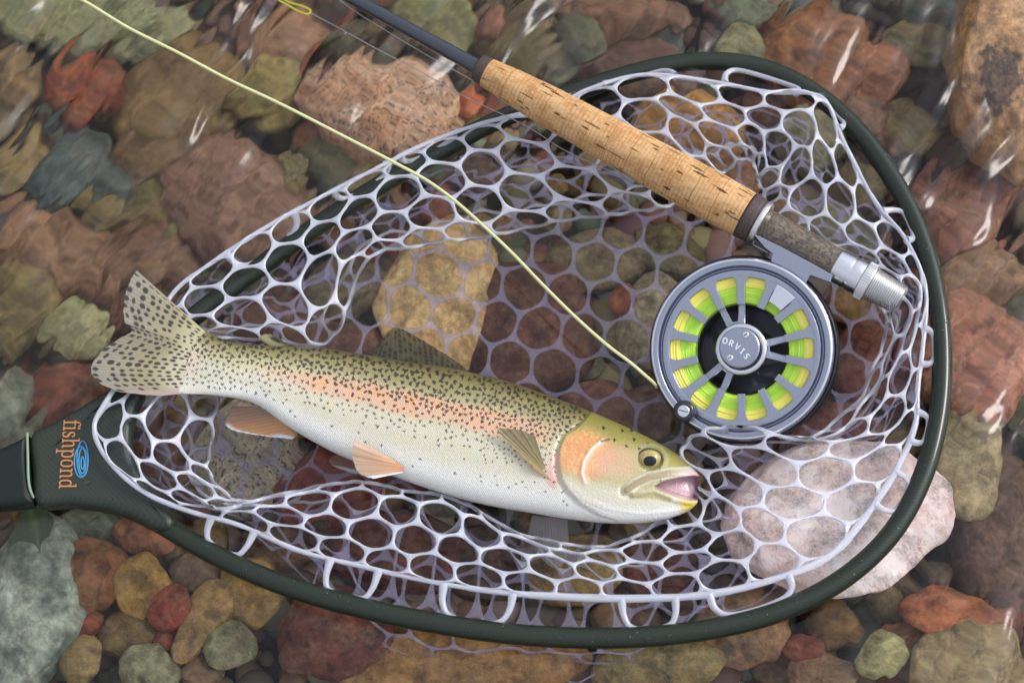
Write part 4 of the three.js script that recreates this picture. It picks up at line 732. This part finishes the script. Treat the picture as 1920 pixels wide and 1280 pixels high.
// ---------------------------------------------------------------- fly reel, face up
{
  const reel = thing('fly_reel', 'grey metal fly reel wound with yellow green line beside the cork grip', 'fishing reel');
  const RX = 1390, RY = 654, RH = 20, s = pxAt(RX, RY, RH);
  // face turned a little to the left of the viewer; x to the right, y up the picture, z out of the face; sizes in photograph pixels
  const z = camB.clone().addScaledVector(camR, -0.22).addScaledVector(camU, 0.05).normalize(), x = camR.clone().addScaledVector(z, -camR.dot(z)).normalize(), y = z.clone().cross(x);
  reel.matrixAutoUpdate = true; reel.position.copy(P(RX, RY, RH)); reel.quaternion.setFromRotationMatrix(new THREE.Matrix4().makeBasis(x, y, z)); reel.scale.setScalar(s);
  const grey = new THREE.MeshPhysicalMaterial({ color: new THREE.Color(0.36, 0.38, 0.45), metalness: 0.92, roughness: 0.27 });
  const greyBright = new THREE.MeshPhysicalMaterial({ color: new THREE.Color(0.70, 0.71, 0.75), metalness: 0.95, roughness: 0.22 });
  const black = new THREE.MeshPhysicalMaterial({ color: new THREE.Color(0.012, 0.013, 0.015), roughness: 0.3, clearcoat: 0.5, clearcoatRoughness: 0.15 });
  const gun = new THREE.MeshPhysicalMaterial({ color: new THREE.Color(0.035, 0.037, 0.044), metalness: 0.8, roughness: 0.3 });
  const lathe = (pts, seg = 120) => { const g = new THREE.LatheGeometry(pts.map(([r, h]) => new THREE.Vector2(r, h)), seg); g.rotateX(Math.PI / 2); return g; };
  const part = (n, g, m, p = reel) => mesh(n, g, m, p);
  const pol = (r, d) => [r * Math.cos(d * Math.PI / 180), r * Math.sin(d * Math.PI / 180)];
  // frame behind the spool
  part('frame', lathe([[150, -100], [172, -100], [178, -96], [179, -60], [175, -54], [178, -50], [179, -34], [176, -30], [170, -30], [168, -96], [150, -96], [150, -100]]), gun);
  part('back_plate', lathe([[30, -104], [166, -104], [168, -100], [166, -97], [30, -97], [28, -100], [30, -104]]), gun);
  for (let k = 0; k < 3; k++) { const a = 30 + k * 120, g = new THREE.BoxGeometry(80, 14, 5); g.translate(62, 0, -100); g.rotateZ(a * Math.PI / 180); part('back_spoke', g, gun); }
  // spool rim
  const rim = part('spool_rim', lathe([[150, -20], [168, -22], [173, -16], [173.5, -4], [171, 1], [168, 3], [158, 3], [156, 0], [155, -10], [150, -10], [149, -2], [147, 0], [137, 0], [135, -3], [135, -8], [150, -20]]), grey);
  part('rim_edge', lathe([[166, 3.2], [168.5, 2.8], [172, 0], [170, 1.6], [168, 3.6], [166, 3.2]]), greyBright, rim);
  const tabs = []; for (let k = 0; k < 14; k++) tabs.push(90 + k * 360 / 14);
  for (const a of tabs) {
    const sh = new THREE.Shape(); sh.moveTo(85, -6); sh.lineTo(122, -6.8); sh.quadraticCurveTo(132, -9, 137.5, -16); sh.lineTo(137.5, 16); sh.quadraticCurveTo(132, 9, 122, 6.8); sh.lineTo(85, 6); sh.closePath();
    const g = new THREE.ExtrudeGeometry(sh, { depth: 8, bevelEnabled: true, bevelSize: 1.2, bevelThickness: 1.2, bevelSegments: 2, curveSegments: 6 }); g.translate(0, 0, -9.6); g.rotateZ(a * Math.PI / 180);
    part('spool_tab', g, grey);
  }
  // wound line: turns of green below, yellow towards the rim
  const lime = new THREE.MeshPhysicalMaterial({ color: new THREE.Color(0.56, 0.90, 0.06), roughness: 0.45, clearcoat: 0.3 }), yellow = new THREE.MeshPhysicalMaterial({ color: new THREE.Color(0.90, 0.82, 0.13), roughness: 0.45, clearcoat: 0.3 }), limeDull = new THREE.MeshPhysicalMaterial({ color: new THREE.Color(0.36, 0.60, 0.06), roughness: 0.5 });
  const coil = (list, mat, name) => part(name, mergeGeometries(list.map(([R, h, r]) => { const g = new THREE.TorusGeometry(R, r, 8, 140); g.translate(noise(R, h, 1) * 1.2, noise(R, h, 5) * 1.2, h); return g; })), mat);
  const gl = [], yl = [], dl = [];
  for (let k = 0; k < 13; k++) gl.push([91 + k * 2.6, -20 + k * 0.6 + 1.2 * noise(k * 3.3, 1, 1), 3.0]);
  for (let k = 0; k < 10; k++) yl.push([119 + k * 2.0, -11.5 + k * 0.3 + 1.5 * noise(k * 4.7, 2, 1), k % 3 === 1 ? 2.1 : 2.7]);
  for (let k = 0; k < 11; k++) dl.push([89, -34 - k * 5.2, 3.2]);
  coil(gl, lime, 'line_coil'); coil(yl, yellow, 'line_coil'); coil(dl, limeDull, 'line_coil');
  part('arbor', lathe([[84, -88], [86.5, -88], [86.5, -34], [84, -32], [82.5, -34], [82.5, -88], [84, -88]]), gun);
  part('spool_back', lathe([[84, -92], [164, -92], [164, -86], [84, -86], [84, -92]]), gun);
  // three forked arms from the hub to pairs of tabs
  for (const mid of [102.86, 0, 231.4]) {
    const arm = [];
    for (const sgn of [-1, 1]) {
      const d = 12.86 * sgn, pts = []; for (const [r, o] of [[36, d * 0.9], [58, d * 1.0], [80, d * 1.02], [92, d * 1.0]]) { const [px, py] = pol(r, mid + o); pts.push(V(px, py, r < 50 ? -6 : r < 70 ? -13 : -17)); }
      const c = new THREE.CatmullRomCurve3(pts), sh = new THREE.Shape(); sh.moveTo(-4, -7); sh.lineTo(4, -7); sh.lineTo(5, -5); sh.lineTo(5, 5); sh.lineTo(4, 7); sh.lineTo(-4, 7); sh.lineTo(-5, 5); sh.lineTo(-5, -5); sh.closePath();
      const n = 16, pos = [], idx = [], w = [7.5, 6.2];
      for (let i = 0; i <= n; i++) { const p = c.getPoint(i / n), t = c.getTangent(i / n), side = V(-t.y, t.x, 0).normalize(), hw = lerp(w[0], w[1], i / n); for (const [a, b] of [[-hw, 4], [-hw + 1.5, 5.5], [hw - 1.5, 5.5], [hw, 4], [hw, -5], [-hw, -5]]) { const q = p.clone().addScaledVector(side, a); pos.push(q.x, q.y, q.z + b); } }
      for (let i = 0; i < n; i++) for (let k = 0; k < 6; k++) { const a = i * 6 + k, b = i * 6 + (k + 1) % 6; idx.push(a, a + 6, b, b, a + 6, b + 6); }
      idx.push(0, 1, 2, 0, 2, 3, 0, 3, 4, 0, 4, 5); const e = n * 6; idx.push(e, e + 2, e + 1, e, e + 3, e + 2, e, e + 4, e + 3, e, e + 5, e + 4);
      const g = geoFrom(pos, idx).toNonIndexed(); g.computeVertexNormals(); arm.push(g);
    }
    { const sh = new THREE.Shape(); const r0 = 34, r1 = 57; sh.moveTo(...pol(r0, mid - 26)); sh.lineTo(...pol(r0, mid + 26)); sh.lineTo(...pol(r1, mid + 15)); sh.quadraticCurveTo(...pol(r1 - 8, mid), ...pol(r1, mid - 15)); sh.closePath(); const g = new THREE.ExtrudeGeometry(sh, { depth: 8, bevelEnabled: true, bevelSize: 1, bevelThickness: 1, bevelSegments: 2 }); g.translate(0, 0, -15); g.deleteAttribute('uv'); const q = g.index ? g.toNonIndexed() : g; arm.push(q); }
    for (const q of arm) q.deleteAttribute('uv');
    part('hub_arm', mergeGeometries(arm), grey);
  }
  // hub and cap
  part('hub', lathe([[20, -60], [34, -60], [46, -18], [49, -8], [49, -2], [46, 1], [41, 2], [20, 2]]), greyBright);
  part('hub_seal', lathe([[36, 1], [40.5, 1], [40.5, 4], [38, 6], [36, 4]]), black);
  const cap = part('hub_cap', lathe([[0.01, 13], [34, 13], [37.5, 11.5], [38.5, 9], [38.5, 0], [20, 0]]), grey); cap.position.set(-2, 2, 0);
  for (const [sx, sy] of [[12, 24], [-18, -19]]) { const scw = part('screw', lathe([[0.01, 14.6], [5.2, 14.8], [6.6, 13.2], [6.6, 10]], 24), greyBright, cap); scw.position.set(sx, sy, 0); const b = new THREE.BoxGeometry(8, 1.6, 0.6); b.translate(0, 0, 14.8); b.rotateZ(0.6); part('screw', b, black, cap).position.set(sx, sy, 0); }
  // maker's name on an arc across the cap
  const bold = await new FontLoader().loadAsync('fonts/droid/droid_sans_bold.typeface.json'), word = 'ORVIS', letters = [];
  [...word].forEach((ch, i) => {
    const g = new TextGeometry(ch, { font: bold, size: 11.5, depth: 0.5, curveSegments: 5 }); g.computeBoundingBox(); const w = g.boundingBox.max.x; g.translate(-w / 2, -5.5, 0);
    const [lx, ly, la] = [[-27, 13, -10], [-15, 8.5, -24], [-3.5, 1.5, -34], [5.5, -6.5, -40], [13.5, -16, -48]][i]; g.rotateZ(la * Math.PI / 180); g.translate(lx, ly, 13.02); letters.push(g);
  });
  part('lettering', mergeGeometries(letters), new THREE.MeshStandardMaterial({ color: 0xdfe2e6, roughness: 0.5 }), cap);
  // counterweight plate in one window
  { const sh = new THREE.Shape(), a0 = 64.3 - 21, a1 = 64.3 - 4.5; sh.moveTo(...pol(104, a0 + 1)); for (let k = 0; k <= 8; k++) sh.lineTo(...pol(104, lerp(a0 + 1, a1 - 1, k / 8))); for (let k = 0; k <= 8; k++) sh.lineTo(...pol(137, lerp(a1, a0, k / 8))); sh.closePath(); const g = new THREE.ExtrudeGeometry(sh, { depth: 5, bevelEnabled: true, bevelSize: 1.5, bevelThickness: 1.5, bevelSegments: 2 }); g.translate(0, 0, -4); part('counterweight', g, greyBright); }
  // handle knob near the rim
  { const k = part('handle_knob', lathe([[0.01, 40], [12, 40], [17.5, 39], [20.5, 34], [19, 12], [21, 1], [17, -4], [0.01, -4]], 40), black); const [kx, ky] = pol(156, 228.5); k.position.set(kx, ky, 3);
    part('knob_cap', lathe([[0.01, 41.2], [9.5, 41.2], [11.2, 40.6], [11.2, 39]], 32), greyBright, k); const b = new THREE.BoxGeometry(17, 1.6, 0.8); b.translate(0, 0, 41.3); b.rotateZ(-0.25); part('knob_slot', b, black, k); }
  // foot clamped under the reel seat: from the front ring to the silver hood
  { const m = new THREE.Matrix4().copy(reel.matrixWorld); reel.updateMatrixWorld(true);
    const inv = new THREE.Matrix4().copy(reel.matrixWorld).invert(), L = (px, py, h) => P(px, py, h).applyMatrix4(inv);
    const out = [[1412, 437], [1432, 447], [1470, 466], [1520, 493], [1561, 516], [1557, 528], [1535, 520], [1519, 514], [1508, 532], [1480, 520], [1446, 488], [1450, 474], [1436, 464]];
    const h = 38, lo = L(1480, 480, h), sh = new THREE.Shape(out.map(([a, b]) => { const p = L(a, b, h); return new THREE.Vector2(p.x, p.y); }));
    const g = new THREE.ExtrudeGeometry(sh, { depth: 9, bevelEnabled: true, bevelSize: 1, bevelThickness: 1.4, bevelSegments: 2 }); g.translate(0, 0, lo.z - 10); part('reel_foot', g, grey); }
}

// ---------------------------------------------------------------- lines
{
  const lineMat = new THREE.MeshPhysicalMaterial({ color: new THREE.Color(0.68, 0.68, 0.33), roughness: 0.45, clearcoat: 0.2 });
  const pts = [[60, -45, 46], [150, -2, 44], [240, 52, 42], [330, 97, 40], [430, 150, 37], [520, 192, 35], [630, 248, 32], [740, 305, 29], [800, 338, 27], [850, 374, 26], [905, 422, 25], [960, 474, 24], [1020, 536, 23], [1080, 595, 22], [1140, 648, 20], [1185, 682, 18], [1208, 702, 15], [1224, 716, 9], [1232, 726, 2]].map((q) => P(...q));
  tag(mesh('fly_line', tube(pts, 0.00086, 300, 10), lineMat), 'taut pale yellow green fly line running to the reel', 'fly line');
  const mono = new THREE.MeshPhysicalMaterial({ color: new THREE.Color(0.62, 0.60, 0.62), roughness: 0.2, transmission: 0.45, thickness: 0 });
  const leader = thing('leader', 'thin clear leader with a yellow loop running beneath the cork grip', 'fishing line');
  mesh('line', tube([[582, 24, 20], [640, 55, 20], [700, 88, 20], [790, 135, 20], [870, 180, 20], [990, 238, 19], [1060, 282, 18], [1200, 345, 18], [1300, 396, 18], [1390, 446, 16], [1440, 474, 12]].map((q) => P(...q)), 0.00024, 200, 6), mono, leader);
  mesh('loop', tube([[520, -8, 20], [545, 5, 20], [568, 12, 20], [582, 20, 20], [578, 26, 20], [562, 22, 20], [540, 10, 20], [515, -4, 20]].map((q) => P(...q)), 0.0006, 80, 8), new THREE.MeshPhysicalMaterial({ color: new THREE.Color(0.66, 0.62, 0.06), roughness: 0.4 }), leader);
  mesh('knot', new THREE.SphereGeometry(0.0007, 10, 8), mono, leader).position.copy(P(647, 62, 20));
  tag(mesh('tippet', tube([[600, -30, 26], [655, 14, 27], [720, 55, 29], [800, 103, 31], [880, 147, 33], [905, 162, 30]].map((q) => P(...q)), 0.00022, 80, 6), mono), 'thin clear line running beside the black rod blank', 'fishing line');
}

// ---------------------------------------------------------------- sunken leaf by the handle
{
  const pos = [], idx = [], col = [], n = 24, m = 8;
  for (let i = 0; i <= n; i++) for (let j = 0; j <= m; j++) {
    const u = i / n, v = j / m * 2 - 1, w = 38 * Math.sin(Math.PI * Math.min(1, u * 0.94 + 0.04)) ** 0.7, p = P(52 + 26 * u + v * w * (1 + 0.25 * Math.sin(u * 5 + v)), 938 + 104 * u + 14 * v * v - 10 * v, -38 - 4 * Math.abs(v) + 2 * Math.sin(u * 5));
    pos.push(p.x, p.y, p.z); const k = 1 + 0.4 * fbm(u * 6, v * 4, 2); col.push(...mix3([0.085, 0.135, 0.05], [0.16, 0.20, 0.085], Math.abs(v) < 0.12 ? 1 : 0).map((x) => x * k));
  }
  for (let i = 0; i < n; i++) for (let j = 0; j < m; j++) { const a = i * (m + 1) + j, b = a + m + 1; idx.push(a, b, a + 1, b, b + 1, a + 1); }
  tag(mesh('leaf', geoFrom(pos, idx, null, col), new THREE.MeshPhysicalMaterial({ vertexColors: true, roughness: 0.5, transmission: 0.2, thickness: 0, side: THREE.DoubleSide })), 'dark green leaf under water below the net handle', 'leaf');
}
renderer.render(scene, camera);
